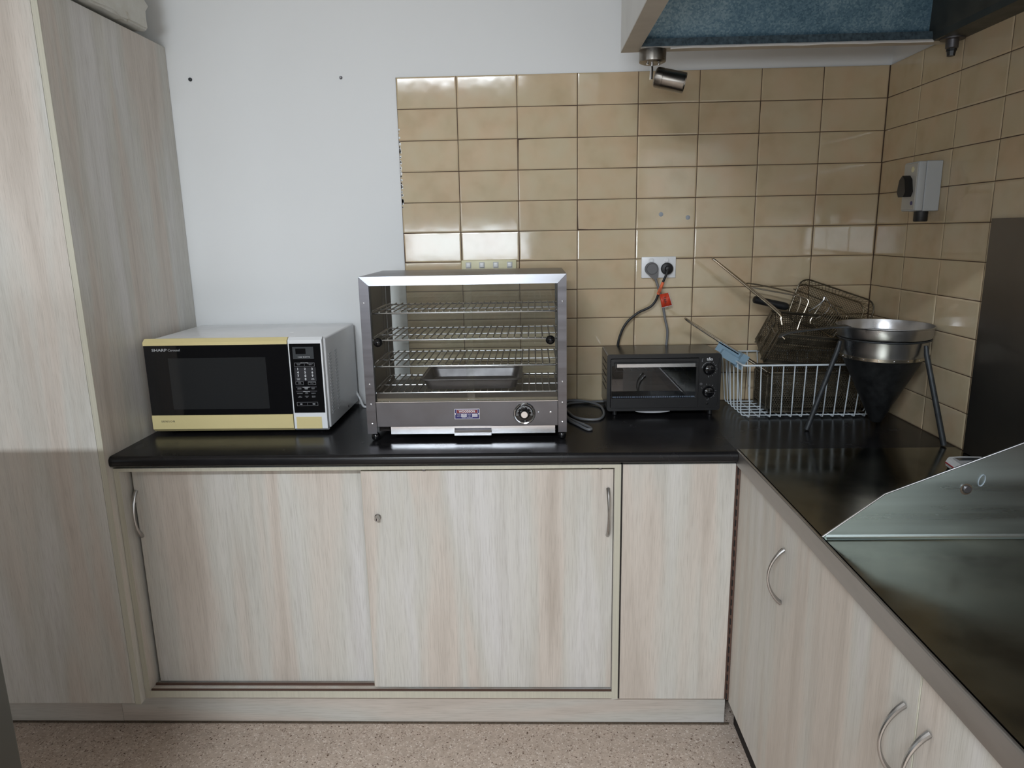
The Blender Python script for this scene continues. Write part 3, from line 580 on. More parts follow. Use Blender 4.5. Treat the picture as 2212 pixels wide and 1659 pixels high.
for k in range(25):
    a = math.radians(190-200*k/24); cx_, cz_ = math.cos(a), math.sin(a); r0, r1 = (.0205,.0235) if k % 4 else (.0175,.0240)
    nx, nz = -cz_*.00045, cx_*.00045; yy = dc[1]-.0063
    q = [(dc[0]+cx_*r0+nx,dc[2]+cz_*r0+nz),(dc[0]+cx_*r1+nx,dc[2]+cz_*r1+nz),(dc[0]+cx_*r1-nx,dc[2]+cz_*r1-nz),(dc[0]+cx_*r0-nx,dc[2]+cz_*r0-nz)]
    tk.prism(q, 1, yy-.0004, yy)
tk.prism([(dc[0]+.0012,dc[2]-.024),(dc[0]+.002,dc[2]-.024),(dc[0]+.002,dc[2]-.020),(dc[0]+.0012,dc[2]-.020)], 1, dc[1]-.0067, dc[1]-.0062)
tk.build('dial_marks', 'print_white', dl, False)
for x_, z_ in [(-1.6385,1.3225),(-1.6354,1.0247),(-1.6359,1.0846),(-1.635,.965),(-1.0717,1.3191),(-1.0723,1.0861),(-1.0725,1.0239),(-1.0727,.9652)]:
    MB().lathe([(.0030,0),(.0028,.0010),(.0015,.0016),(.001,.0008),(0,.0008)], (x_,WY,z_), (0,-1,0), 10).build('rivet', 'steel_bright', f)
for x_, r_ in ((-1.1425,.002),(-1.107,.0032)): MB().lathe([(r_,0),(r_*.9,.0012),(0,.0018)], (x_,WY+.0015,.9955), (0,-1,0), 10).build('rivet', 'steel_bright', f)
dt = MB().box(-1.582,-1.094,WY+.008,WY+.010,.9305,.9535).box(-1.582,-1.094,WY+.010,WB-.01,.9305,.9320).build('drip_tray', 'steel_bright', f, False)
MB().prism([(WY+.008,.9445),(WY-.004,.936),(WY-.004,.9285),(WY-.0055,.9285),(WY-.0055,.937),(WY+.008,.9475)], 0, -1.3915, -1.2825).build('tray_handle', 'steel_bright', dt, False)
MB().box(GX0,-1.59,WY+.03,WY+.04,.9345,.956).build('side_cheek', 'dark_gap', f, False)
for x_ in (WX0+.020,WX1-.014):
    for y_ in (WY+.016,WB-.02): MB().lathe([(.004,0),(.0105,.003),(.0130,.010),(.0120,.018),(.007,.0238),(0,.0238)], (x_,y_,ZC+.0003), (0,0,1), 18).build('foot', 'black_gloss', f)
# baking tray on the lowest shelf
def rrect(cx_, cy_, a, b_, r, n=5):
    out = []
    for (sx_, sy_, a0_) in ((1,-1,-PI/2),(1,1,0),(-1,1,PI/2),(-1,-1,PI)):
        for k in range(n+1):
            t_ = a0_+PI/2*k/n; out.append((cx_+sx_*(a-r)+r*math.cos(t_), cy_+sy_*(b_-r)+r*math.sin(t_)))
    return out
def tray(mb, cx_, cy_, a, b_, r, z0, h_, flare, th=.0012, lip=.005):
    secs = [(a-flare,b_-flare,z0),(a-.002,b_-.002,z0+h_),(a+lip,b_+lip,z0+h_),(a+lip,b_+lip,z0+h_-.001),(a-.002+th,b_-.002+th,z0+h_-.001)]
    rings = [[(x,y,z) for x,y in rrect(cx_,cy_,A_,B_,r)] for A_,B_,z in secs]; n = len(rings[0])
    vs = [p_ for rg in rings for p_ in rg]; fs = [tuple(range(n))]
    for i in range(len(rings)-1):
        for k in range(n): fs.append((i*n+k,i*n+(k+1)%n,(i+1)*n+(k+1)%n,(i+1)*n+k))
    return mb.add(vs, fs)
bt = thing('baking_tray', 'grey metal baking tray on the lowest shelf of the food warmer', 'tray', (-1.341,-.335,1.0575))
o = tray(MB(), -1.343, -.330, .146, .104, .022, 1.0575, .031, .012).build('pan', 'steel_dull', bt)
sd = o.modifiers.new('thickness', 'SOLIDIFY'); sd.thickness = .0012; sd.offset = 1
MB().tube([(x,y,1.0885) for x,y in rrect(-1.343,-.330,.151,.109,.024)], .0022, 6, True).build('rolled_rim', 'steel_dull', bt)

# ------------------------------------------------------------------ toaster oven
t = thing('toaster_oven', 'small black toaster oven with glass door and two knobs', 'toaster oven', (-.73,-.12,ZC))
OX0, OX1, OY0, OY1, OZ0, OZ1 = -.9155, -.5460, -.207, -.036, .929, 1.1185
# bent sheet shell as one wrap: section in x,z extruded along y
def wrap(x0, x1, z0, z1, r):
    o_ = [(p[0],p[1]) for p in rrect((x0+x1)/2,(z0+z1)/2,(x1-x0)/2,(z1-z0)/2,r,4)]; return o_
sh = MB(); oo = wrap(OX0,OX1,OZ0,OZ1,.010); ii = wrap(OX0+.006,-.617,OZ0+.008,OZ1-.008,.004); n = len(oo)
vs = [(x,OY0,z) for x,z in oo]+[(x,OY1,z) for x,z in oo]; fs = [(k,(k+1)%n,n+(k+1)%n,n+k) for k in range(n)]+[tuple(n+k for k in range(n))]
sh.add(vs, fs); sh.build('shell', 'oven_enamel', t)
# front frame around the door opening
def framepoly(mb, o_, i_2, y0, y1):
    n = len(o_); vs = [(x,y0,z) for x,z in o_]+[(x,y0,z) for x,z in i_2]+[(x,y1,z) for x,z in o_]+[(x,y1,z) for x,z in i_2]; fs = []
    for k in range(n):
        q = (k+1)%n; fs += [(k,q,n+q,n+k),(2*n+k,3*n+k,3*n+q,2*n+q),(k,2*n+k,2*n+q,q),(n+k,n+q,3*n+q,3*n+k)]
    return mb.add(vs, fs)
framepoly(MB(), wrap(OX0,OX1,OZ0,OZ1,.010), wrap(-.905,-.5545,.939,1.1055,.006), OY0-.006, OY0-.0002).build('front_bezel', 'black_plastic', t)
MB().box(-.6175,-.553,OY0-.0035,OY0-.0005,.9385,1.1065).build('control_panel', 'black_plastic', t, False)
MB().box(-.618,-.6165,OY0,OY1+.003,.935,1.110).box(-.909,-.9075,OY0,OY1+.003,.935,1.11).box(-.9075,-.618,OY1+.0008,OY1+.002,.935,1.11).box(-.9075,-.618,OY0,OY1+.003,.937,.9385).box(-.9075,-.618,OY0,OY1+.003,1.108,1.1095).build('cavity', 'steel_dull', t, False)
dr = thing_dummy = MB()
framepoly(dr, wrap(-.9035,-.620,.9405,1.1035,.003), wrap(-.9015,-.6275,.972,1.0805,.001), OY0-.010, OY0-.0035)
dro = dr.build('door', 'black_plastic', t, False)
MB().box(-.9020,-.627,OY0-.0085,OY0-.0055,.9715,1.081).build('glass', 'oven_pane', dro, False)
MB().box(-.893,-.627,OY0-.024,OY0-.0102,1.0775,1.0930).build('handle_mount', 'black_plastic', dro, False)
MB().rbox(-.887,-.634,OY0-.0275,OY0-.0241,1.0785,1.0915,.001,1).build('handle', 'steel_bright', dro)
ss = MB()
for k in range(38): ss.box(-.897+.0071*k,-.897+.0071*k+(.0046 if k % 9 else .0068),OY0-.0048,OY0-.0038,.9738,.9782)
ss.build('slot_reflection', 'white_enamel', t, False)  # reflection in the oven glass, modelled as a row of pale tabs
rk = MB().tube([(-.889,-.19,1.0585),(-.636,-.19,1.0585)], .0013, 6).tube([(-.889,-.05,1.0585),(-.636,-.05,1.0585)], .0013, 6)
for k in range(11): rk.tube([(-.880+.0243*k,-.19,1.0600),(-.880+.0243*k,-.05,1.0600)], .0011, 6)
rk.build('wire_rack', 'steel', t)
o = tray(MB(), -.7625, -.118, .122, .068, .012, 1.008, .018, .008).build('oven_pan', 'oven_enamel', t)
for z_, tk_ in ((1.0715,'knob'),(.9945,'knob')):
    kc = (-.5855, OY0-.0035, z_-.0045 if z_ > 1.03 else z_-.003)
    kb = MB().lathe([(.0195,0),(.0195,.004),(.0175,.010),(.0150,.014),(.0085,.0165),(0,.0172)], kc, (0,-1,0), 28).build('knob', 'black_gloss', t)
    MB().rbox(kc[0]-.0145,kc[0]+.0145,kc[1]-.0215,kc[1]-.010,kc[2]-.0030,kc[2]+.0030,.002,2).build('grip', 'black_gloss', kb)
YO = OY0-.0036
lettering('t&s', .0145, (-.584,YO,1.0995), 'print_white', t, align='CENTER', bold=.0002)
mk = MB()
mk.tube([(x,YO,z) for x,_,z in arc((-.5855,1.067), .0225, math.radians(80), math.radians(172), 14)], .0008, 5)
for k in range(11):
    a = math.radians(58-148*k/10); L_ = .005 if k % 2 == 0 else .0022
    mk.tube([(-.5855+math.cos(a)*.0225,YO,1.067+math.sin(a)*.0225),(-.5855+math.cos(a)*(.0225+L_),YO,1.067+math.sin(a)*(.0225+L_))], .0006, 5)
for k in range(12):
    a = math.radians(150-260*k/11); L_ = .0045 if k % 2 == 0 else .001
    mk.tube([(-.5855+math.cos(a)*.0225,YO,.9915+math.sin(a)*.0225),(-.5855+math.cos(a)*(.0225+L_),YO,.9915+math.sin(a)*(.0225+L_))], .0006, 5)
mk.tube([(x,YO,z) for x,_,z in arc((-.5855,.9915), .0225, math.radians(-68), math.radians(-5), 10)], .0005, 5)
mk.tube([(x,YO,z) for x,_,z in arc((-.609,1.017), .0035, 0, 2*PI, 12)], .0005, 5).tube([(-.609,YO,1.019),(-.609,YO,1.017),(-.607,YO,1.016)], .0004, 4)
mk.tube([(-.608,YO,1.094),(-.608,YO,1.100),(-.605,YO,1.1005)], .0006, 5).lathe([(.0014,0),(0,.0004)], (-.608,YO,1.0925), (0,-1,0), 8)
mk.lathe([(.0018,0),(0,.0004)], (-.5855,YO,1.0405), (0,-1,0), 3).lathe([(.0018,0),(0,.0004)], (-.587,YO,.9635), (0,-1,0), 3)
mk.build('dial_print', 'print_grey', t)
MB().lathe([(.0042,0),(.004,.0012),(0,.0020)], (-.587,OY0-.0035,.9515), (0,-1,0), 14).build('indicator_lamp', 'black_gloss', t)
cr = [(-.822,.9285),(-.709,.9285),(-.72,.9262),(-.745,.9240),(-.766,.9235),(-.787,.9240),(-.811,.9262)]
MB().prism(cr, 1, OY0-.012, OY0+.01).build('crumb_tray', 'grey_enamel', t, False)
vn = MB()
for k in range(5): vn.box(OX0-.0006,OX0+.001,-.185,-.07,1.085-.022*k,1.088-.022*k)
vn.build('side_vents', 'dark_gap', t, False)
for x_ in (-.887,-.572):
    for y_ in (-.190,-.060): MB().lathe([(.0065,0),(.0080,.002),(.0080,.0187),(0,.0187)], (x_,y_,ZC+.0003), (0,0,1), 12).build('foot', 'black_plastic', t)

# ------------------------------------------------------------------ cords
k = thing('black_power_cord', 'black power cord with orange label running from outlet to toaster oven', 'power cord', (-.78,-.03,1.25))
MB().lathe([(.0185,.0097),(.0205,.012),(.0205,.021),(.0185,.024),(.010,.027),(.0075,.036),(0,.038)], (-.6935,0,1.381), (0,-1,0), 24).build('plug', 'black_rubber', k)
MB().tube(smoothpath([(-.694,-.036,1.379),(-.700,-.040,1.362),(-.7135,-.036,1.328),(-.722,-.031,1.300),(-.731,-.027,1.274),(-.745,-.025,1.255),(-.764,-.024,1.244),(-.790,-.024,1.232),(-.820,-.024,1.208),(-.836,-.024,1.188),(-.847,-.024,1.166),(-.858,-.023,1.128),(-.861,-.022,1.08),(-.862,-.021,1.02)]), .0042, 10).build('cord', 'black_rubber', k)
MB().tube([(-.7095,-.0372,1.337),(-.7165,-.0342,1.317),(-.7245,-.0305,1.295)], .0052, 10).build('sleeve_label', 'orange', k)
lettering('TESTED', .0068, (-.7245,-.0395,1.298), 'print_dark', k, rot=(PI/2,-1.22,0))
k = thing('grey_power_cord', 'grey power cord with red tag coiling down to the food warmer', 'power cord', (-.8,-.03,1.1))
pp = [(-.7465+.0225*math.cos(a), 1.381+.0225*math.sin(a)) for a in [math.radians(-10+220*q/16) for q in range(17)]] + [(-.741,1.3475),(-.733,1.3455),(-.7255,1.3515)]
MB().prism(pp, 1, -.026, -.0098).build('plug', 'grey_plug', k, True, 50)
MB().tube([(-.7465+.0185*math.cos(a), -.0262, 1.382+.0185*math.sin(a)) for a in [2*PI*q/24 for q in range(24)]], .0022, 6, True).build('plug_ridge', 'grey_plug', k)
cpath = [(-.7345,-.020,1.350),(-.729,-.021,1.337),(-.720,-.022,1.310),(-.7125,-.022,1.285),(-.704,-.022,1.248),(-.696,-.022,1.207),(-.689,-.022,1.178),(-.687,-.022,1.155),(-.690,-.022,1.112),(-.70,-.021,1.02),(-.74,-.020,.945),(-.82,-.020,.9195),(-.93,-.020,.9155),(-.985,-.025,.9155),(-1.03,-.045,.9155),(-1.048,-.095,.9155),(-1.041,-.150,.9155),(-1.025,-.225,.9155),(-.989,-.262,.9155),(-.944,-.258,.9155),(-.922,-.190,.9155),(-.925,-.085,.9155),(-.965,-.036,.9195),(-1.02,-.030,.9235),(-1.05,-.06,.9215),(-1.054,-.16,.9165),(-1.046,-.232,.9155),(-1.022,-.285,.9155),(-.993,-.335,.9155),(-.979,-.372,.9155),(-.992,-.378,.9155),(-1.018,-.325,.9155),(-1.043,-.27,.9155),(-1.052,-.19,.9160),(-1.060,-.118,.930),(-1.10,-.100,.955),(-1.16,-.108,.99)]
MB().tube(smoothpath(cpath, 5), .0042, 10).build('cord', 'grey_cord', k)
tg = MB(); n = 7; vs = []; fs = []
for q in range(n):
    s_3 = q/(n-1); x0 = -.7185+.0300*s_3; wv = .0020*math.sin(q*2.1)
    vs += [(x0,-.0285+wv,1.2945+.005*s_3),(x0+.0085+.0055*s_3,-.0285-wv,1.249+.0080*s_3)]
for q in range(n-1): fs.append((2*q,2*q+1,2*q+3,2*q+2))
tg.add(vs, fs); o = tg.build('paper_tag', 'red_tag', k); sd = o.modifiers.new('thickness', 'SOLIDIFY'); sd.thickness = .0008
lettering('TAG', .012, (-.7045,-.0325,1.287), 'print_dark', k, rot=(PI/2,1.25,0))
MB().tube([(-.7095,-.0290,1.2487),(-.692,-.0290,1.2525),(-.6745,-.0290,1.2570),(-.6885,-.0290,1.2990)], .0008, 5).build('tag_border', 'print_white', k)
# cord loop of the microwave behind the warmer
mc = tag(MB().tube(smoothpath([(-1.800,-.030,.98),(-1.778,-.035,.938),(-1.762,-.055,.9157),(-1.735,-.060,.9155),(-1.70,-.05,.9155),(-1.665,-.022,.9158)], 6), .0038, 8).build('power_cord', 'white_plastic'), 'short white cord on the worktop behind the microwave', 'power cord')

# ------------------------------------------------------------------ white wire basket
b = thing('wire_basket', 'white wire basket holding the fry baskets', 'basket', (-.28,-.15,ZC))
Zr, Zb = 1.090, .9155
top = (-.497,-.070,-.284,-.0135); bot = (-.484,-.076,-.259,-.040)
MB().tube([(x,y,Zr) for x,y in rrect((top[0]+top[1])/2,(top[2]+top[3])/2,(top[1]-top[0])/2,(top[3]-top[2])/2,.016)], .0031, 8, True).build('rim', 'wire_white', b)
for q in range(12):
    f_ = (q+.6)/12.2; xt = top[0]+(top[1]-top[0])*f_; xb = bot[0]+(bot[1]-bot[0])*f_
    MB().tube([(xt,top[2]+.002,Zr),(xb,bot[2]-.004,Zb+.010),(xb,bot[2],Zb+.0015),(xb,bot[2]+.008,Zb),(xb,bot[3]-.008,Zb),(xb,bot[3],Zb+.0015),(xb,bot[3]+.004,Zb+.010),(xt,top[3]-.002,Zr)], .0019, 6).build('wire', 'wire_white', b)
for q in range(6):
    f_ = (q+.35)/5.7; yt = top[2]+(top[3]-top[2])*f_; yb = bot[2]+(bot[3]-bot[2])*f_
    MB().tube([(top[0]+.001,yt,Zr),(bot[0]-.003,yb,Zb+.013),(bot[0]+.001,yb,Zb+.005),(bot[0]+.008,yb,Zb+.0036),(bot[1]-.008,yb,Zb+.0036),(bot[1]-.001,yb,Zb+.005),(bot[1]+.003,yb,Zb+.013),(top[1]-.001,yt,Zr)], .0019, 6).build('wire', 'wire_white', b)

# ------------------------------------------------------------------ fry baskets
def hexsheet(mb, O, U, V, lu, lv, p=.0078, hole=.70):
    O, U, V = Vector(O), Vector(U).normalized(), Vector(V).normalized()
    dx, dy = p, p*.866; R = p/math.sqrt(3)
    nu = max(1, int((lu-p)/dx)); nv = max(1, int((lv-p)/dy)); mu = (lu-nu*dx)/2; mv = (lv-(nv-1)*dy)/2
    for j in range(nv):
        for i in range(nu):
            cu = mu+(i+.25+.5*(j % 2))*dx; cv = mv+j*dy
            vs = []
            for r_ in (R, R*hole):
                for q in range(6):
                    a = PI/6+PI/3*q; vs.append(O+U*(cu+r_*math.cos(a))+V*(cv+r_*math.sin(a)))
            mb.add(vs, [(q,(q+1)%6,6+(q+1)%6,6+q) for q in range(6)])
def frybasket(name, label, P0, L, W, H, hooks=True):
    """P0 = front top left corner, L long axis, W to the back, H downwards (full vectors)"""
    P0, L, W, H = map(Vector, (P0, L, W, H)); base = P0+L*.5+W*.5+H
    t = thing(name, label, 'fry basket', base, 'fry baskets in the wire basket')
    l, w_, h_ = L.length, W.length, H.length
    for O, U, V, a, b_ in ((P0,L,H,l,h_),(P0+W,L,H,l,h_),(P0,W,H,w_,h_),(P0+L,W,H,w_,h_),(P0+H,L,W,l,w_)):
        s = MB(); hexsheet(s, O, U, V, a, b_)
        s.quad(O, O+U, O+U+V.normalized()*.007, O+V.normalized()*.007).quad(O+V-V.normalized()*.012, O+U+V-V.normalized()*.012, O+U+V, O+V)
        s.quad(O, O+V, O+V+U.normalized()*.004, O+U.normalized()*.004).quad(O+U-U.normalized()*.004, O+U+V-U.normalized()*.004, O+U+V, O+U)
        o = s.build('perforated_side', 'fry_steel', t, False); m_ = o.modifiers.new('thickness', 'SOLIDIFY'); m_.thickness = .0008; m_.offset = 0
    MB().tube([P0, P0+L, P0+L+W, P0+W], .0032, 8, True).build('rim', 'fry_steel', t)
    MB().tube([P0+H, P0+H+L, P0+H+L+W, P0+H+W], .002, 6, True).build('base_frame', 'fry_steel', t)
    return t
# lower basket lies flat
fa = frybasket('fry_basket', 'lower perforated steel fry basket lying flat in the wire basket', (-.392,-.232,1.055), (.300,0,0), (0,.158,0), (0,0,-.130))
end = MB()
for q in (-.215,-.150,-.09): end.tube([(-.3955,q,1.048),(-.3985,q,.932)], .0018, 6)
end.tube([(-.3965,-.222,.945),(-.3965,-.085,.945),(-.3955,-.080,1.04),(-.3955,-.225,1.04)], .0022, 6, True)
end.build('end_frame', 'fry_steel', fa)
MB().tube(smoothpath([(-.385,-.190,1.044),(-.402,-.188,1.058),(-.47,-.182,1.1015),(-.60,-.172,1.186),(-.645,-.168,1.2165),(-.656,-.160,1.226),(-.648,-.152,1.221),(-.60,-.150,1.1905),(-.47,-.148,1.106),(-.402,-.146,1.062),(-.385,-.145,1.048)], 4), .0036, 8).build('handle', 'rod_steel', fa)
cl = MB(); cu = Vector((-.55,-.165,1.150)); cv = Vector((-.463,-.172,1.0965)); dv = (cv-cu).normalized(); up = Vector((dv.z*-1,0,dv.x)).normalized()
def clipbar(a, b_, y0, y1, u0, u1):
    P_ = [cu+dv*a+up*u0, cu+dv*b_+up*u0, cu+dv*b_+up*u1, cu+dv*a+up*u1]
    cl.prism([(p_.x,p_.z) for p_ in P_], 1, y0, y1)
clipbar(0,.100,-.190,-.186,-.026,.004); clipbar(0,.075,-.190,-.155,-.002,.0015); clipbar(.080,.103,-.215,-.160,-.040,.010); clipbar(.02,.085,-.206,-.190,-.035,-.012)
clo = tag(cl.build('plastic_clip', 'blue_clip', None, False), 'blue grey plastic clip on the lower fry basket handle', 'clip')
# upper basket tilted on top of it
fb2 = frybasket('fry_basket', 'upper perforated steel fry basket tilted on top of the lower one', (-.378,-.252,1.186), (.300,.012,-.034), (.004,.112,.060), (-.036,.030,-.098))
MB().tube(smoothpath([(-.352,-.190,1.205),(-.356,-.188,1.222),(-.366,-.186,1.243),(-.47,-.186,1.330),(-.545,-.186,1.390),(-.574,-.184,1.4135),(-.580,-.178,1.418),(-.574,-.171,1.415),(-.545,-.168,1.394),(-.47,-.166,1.336),(-.362,-.164,1.250),(-.35,-.162,1.23),(-.342,-.160,1.21)], 4), .0038, 8).build('handle', 'rod_steel', fb2)
for dy in (0,.016):
    MB().tube(smoothpath([(-.398+dy*.1,-.225+dy*3,1.212),(-.392,-.222+dy*3,1.196),(-.384,-.232+dy*3,1.182),(-.372,-.246+dy*3,1.178),(-.362,-.250+dy*3,1.168)], 4), .0024, 6).build('end_hook', 'rod_steel', fb2)
e_ = MB()
for q in (.15,.5,.85):
    a = Vector((-.381,-.253,1.184)).lerp(Vector((-.377,-.141,1.246)), q); e_.tube([a, a+Vector((-.038,.030,-.098))], .0024, 6)
e_.build('end_frame', 'fry_steel', fb2)

# fine mesh basket leaning at the back
t = thing('mesh_fry_basket', 'fine bronze wire mesh basket with black handle leaning in the corner', 'fry basket', (-.16,-.06,1.19))
ca, sa = math.cos(math.radians(-19)), math.sin(math.radians(-19))
CO = Vector((-.152,-.052,1.232)); CU = Vector((ca,.03,sa)).normalized(); CVv = Vector((-sa*.95,.12,ca*.95)); CVv = (CVv-CU*CVv.dot(CU)).normalized(); CN = CU.cross(CVv)   # CN points towards the viewer
def cp_(u, v, d=0): return CO+CU*u+CVv*v+CN*d
la, lb = .138, .074
MB().tube([cp_(u,v,.026) for u,v in rrect(0,0,la,lb,.035,6)], .0026, 8, True).build('rim', 'fry_steel', t)
MB().tube([cp_(u,v,-.012) for u,v in rrect(0,0,la-.012,lb-.012,.032,6)], .0016, 6, True).build('base_ring', 'mesh_bronze', t)
ms = MB()
def inside(u, v, a, b_, r):
    du, dv_ = max(abs(u)-(a-r),0), max(abs(v)-(b_-r),0); return abs(u) <= a and abs(v) <= b_ and du*du+dv_*dv_ <= r*r
for sgn in (1,-1):
    k_ = -.30
    while k_ < .30:
        seg = []
        for q in range(121):
            u = -.14+.28*q/120; v = sgn*(u*.85)+k_
            if inside(u, v, la-.012, lb-.012, .032): seg.append((u,v))
        if len(seg) > 1: ms.tube([cp_(*seg[0],-.012+.0006*sgn), cp_(*seg[-1],-.012+.0006*sgn)], .00065, 4)
        k_ += .0088
rim = rrect(0,0,la,lb,.035,9); bas = rrect(0,0,la-.012,lb-.012,.032,9)
def along(poly, n):
    P_ = [Vector((x,y,0)) for x,y in poly]+[Vector((*poly[0],0))]; L_ = [0]
    for q in range(len(P_)-1): L_.append(L_[-1]+(P_[q+1]-P_[q]).length)
    out = []
    for q in range(n):
        d = L_[-1]*q/n
        i = max(j for j in range(len(L_)-1) if L_[j] <= d); s = (d-L_[i])/max(1e-9, L_[i+1]-L_[i]); out.append(P_[i].lerp(P_[i+1], s))
    return out
ra, ba = along(rim, 60), along(bas, 60)
for q in range(60):
    for st in (2,-2):
        b_ = ba[(q+st) % 60]; ms.tube([cp_(ra[q].x,ra[q].y,.026), cp_(b_.x,b_.y,-.012)], .00065, 4)
o = ms.build('mesh', 'mesh_bronze', t); o['kind'] = 'stuff'
MB().tube([cp_(-la-.012,.028,.028), cp_(.05,.026,-.010)], .0016, 6).tube([cp_(-la-.004,-.010,.028), cp_(.07,-.016,-.010)], .0016, 6).build('brace_wire', 'fry_steel', t)
MB().lathe([(0,-.002),(.009,0),(.0125,.006),(.0135,.02),(.0125,.06),(.0128,.10),(.0120,.116),(.006,.120),(0,.120)], (-.298,-.082,1.250), (-.968,.02,.235), 20).build('grip', 'black_rubber', t)
MB().tube(smoothpath([(-.300,-.080,1.257),(-.280,-.078,1.258),(-.262,-.075,1.268)], 4), .002, 6).tube(smoothpath([(-.300,-.084,1.246),(-.275,-.083,1.232),(-.24,-.082,1.222)], 4), .0022, 6).build('grip_wires', 'rod_steel', t)

# small wire scoop basket with loop handle
t = thing('wire_scoop', 'small wire scoop with long loop handle resting on the tilted fry basket', 'wire scoop', (-.2,-.13,1.19))
lp = smoothpath([(-.278,-.125,1.180),(-.268,-.125,1.215),(-.250,-.125,1.262),(-.249,-.122,1.277),(-.262,-.120,1.285),(-.30,-.118,1.2945),(-.40,-.114,1.314),(-.436,-.112,1.321),(-.4505,-.108,1.327),(-.447,-.103,1.333),(-.425,-.100,1.331),(-.36,-.100,1.318),(-.285,-.102,1.298),(-.268,-.108,1.285),(-.270,-.110,1.26),(-.284,-.112,1.22),(-.300,-.114,1.178)], 5)
MB().tube(lp, .0026, 8).build('loop_handle', 'rod_steel', t)
DO = Vector((-.176,-.135,1.215)); DU = Vector((.62,.05,-.42)).normalized(); DV = Vector((.50,.10,.62)); DV = (DV-DU*DV.dot(DU)).normalized(); DN = DU.cross(DV)
if DN.y > 0: DN = -DN
def dp(u, v, d=0): return DO+DU*u+DV*v+DN*d
g1 = MB()
for q in range(13):
    u = -.045+.09*q/12; g1.tube([dp(u,-.045,.0),dp(u,-.02,.014),dp(u,.02,.014),dp(u,.040,.0),dp(u,.046,-.012)], .0012, 5)
for q in range(5):
    v = -.032+.018*q; d_ = .014 if -.02 <= v <= .02 else .008; g1.tube([dp(-.047,v,d_+.002),dp(.047,v,d_+.002)], .001, 5)
o = g1.build('wire_bowl', 'rod_steel', t)
MB().tube([dp(u,v,-.012) for u,v in rrect(0,0,.050,.046,.01,3)], .0018, 6, True).build('bowl_rim', 'rod_steel', t)
MB().tube(smoothpath([(-.246,-.128,1.240),(-.215,-.128,1.262),(-.2005,-.128,1.276),(-.197,-.126,1.288),(-.19,-.124,1.28),(-.160,-.12,1.244)], 4), .0021, 6).tube(smoothpath([(-.222,-.132,1.216),(-.190,-.132,1.238),(-.179,-.130,1.254),(-.174,-.128,1.263),(-.167,-.126,1.256),(-.135,-.122,1.215)], 4), .0021, 6).build('bowl_hook', 'steel_bright', t)

# ------------------------------------------------------------------ conical strainer on tripod stand
CX, CY = -.127, -.394
t = thing('strainer_stand', 'dark iron tripod stand holding the conical strainer', 'stand', (CX,CY,ZC))
MB().tube([(CX+.1232*math.cos(a), CY+.1232*math.sin(a), 1.1915) for a in [2*PI*q/40 for q in range(40)]], .0025, 8, True).build('ring', 'iron', t)
for a in (math.radians(181), math.radians(301), math.radians(61)):
    MB().tube([(CX+.1265*math.cos(a), CY+.1265*math.sin(a), 1.183),(CX+.131*math.cos(a), CY+.131*math.sin(a), 1.158),(CX+.205*math.cos(a), CY+.205*math.sin(a), ZC+.0032)], .0078, 12, rr=[.0055,.0072,.0078]).build('leg', 'iron', t)
t = thing('conical_strainer', 'large conical strainer with steel band hanging in the tripod stand', 'strainer', (CX,CY,.93))
s = MB(); s.cap = False
s.lathe([(.1125,1.143),(.1140,1.149),(.1160,1.158),(.1180,1.186),(.1205,1.191),(.1205,1.193),(.1160,1.189),(.1140,1.160),(.1115,1.146)], (CX,CY,0), (0,0,1), 64).build('band', 'pot_steel', t)
s = MB(); s.cap = False
s.lathe([(.1105,1.134),(.1132,1.1345),(.1137,1.1435),(.1118,1.1435)], (CX,CY,0), (0,0,1), 64).build('riveted_strip', 'rod_steel', t)
s = MB(); s.lathe([(.0,.934),(.010,.9345),(.0165,.938),(.0205,.947),(.1112,1.140),(.1102,1.140),(.0195,.9485),(.0155,.941),(0,.938)], (CX,CY,0), (0,0,1), 64).build('mesh_cone', 'cone_mesh', t)
for q in range(18):
    a = 2*PI*q/18; MB().lathe([(.0020,0),(.0016,.001),(0,.0014)], (CX+.1133*math.cos(a),CY+.1133*math.sin(a),1.139), (math.cos(a),math.sin(a),0), 8).build('rivet', 'steel_bright', t)
t = thing('round_sieve', 'shallow steel sieve with flat handle resting on the conical strainer', 'sieve', (CX,CY,1.18))
s = MB(); s.cap = False
s.lathe([(.1215,1.1955),(.1235,1.1965),(.1255,1.2005),(.1285,1.226),(.1308,1.2285),(.1308,1.2305),(.1280,1.2300),(.1245,1.2025),(.1220,1.1975)], (CX,CY,0), (0,0,1), 72).build('bowl_wall', 'pot_steel', t)
s = MB(); s.lathe([(0,1.1965),(.09,1.1962),(.1218,1.1968),(.1218,1.1975),(.09,1.1970),(0,1.1973)], (CX,CY,0), (0,0,1), 48).build('base', 'rod_steel', t)
hp = [(-.244,-.418,1.2315),(-.262,-.4185,1.2305),(-.300,-.419,1.2275),(-.36,-.421,1.2215),(-.415,-.422,1.2150),(-.434,-.4225,1.2085),(-.440,-.4225,1.2020)]
hd = MB(); hv = []; hf = []
for q, (x,y,z) in enumerate(hp):
    w2 = [.022,.016,.0115,.0105,.0115,.0125,.009][q]
    hv += [(x,y-w2,z-.003),(x,y+w2,z-.003),(x,y+w2,z),(x,y-w2,z)]
for q in range(len(hp)-1):
    for e in range(4): hf.append((q*4+e,q*4+(e+1)%4,(q+1)*4+(e+1)%4,(q+1)*4+e))
hf += [(3,2,1,0),tuple(4*(len(hp)-1)+e for e in range(4))]
hd.add(hv, hf).build('handle', 'iron', t)

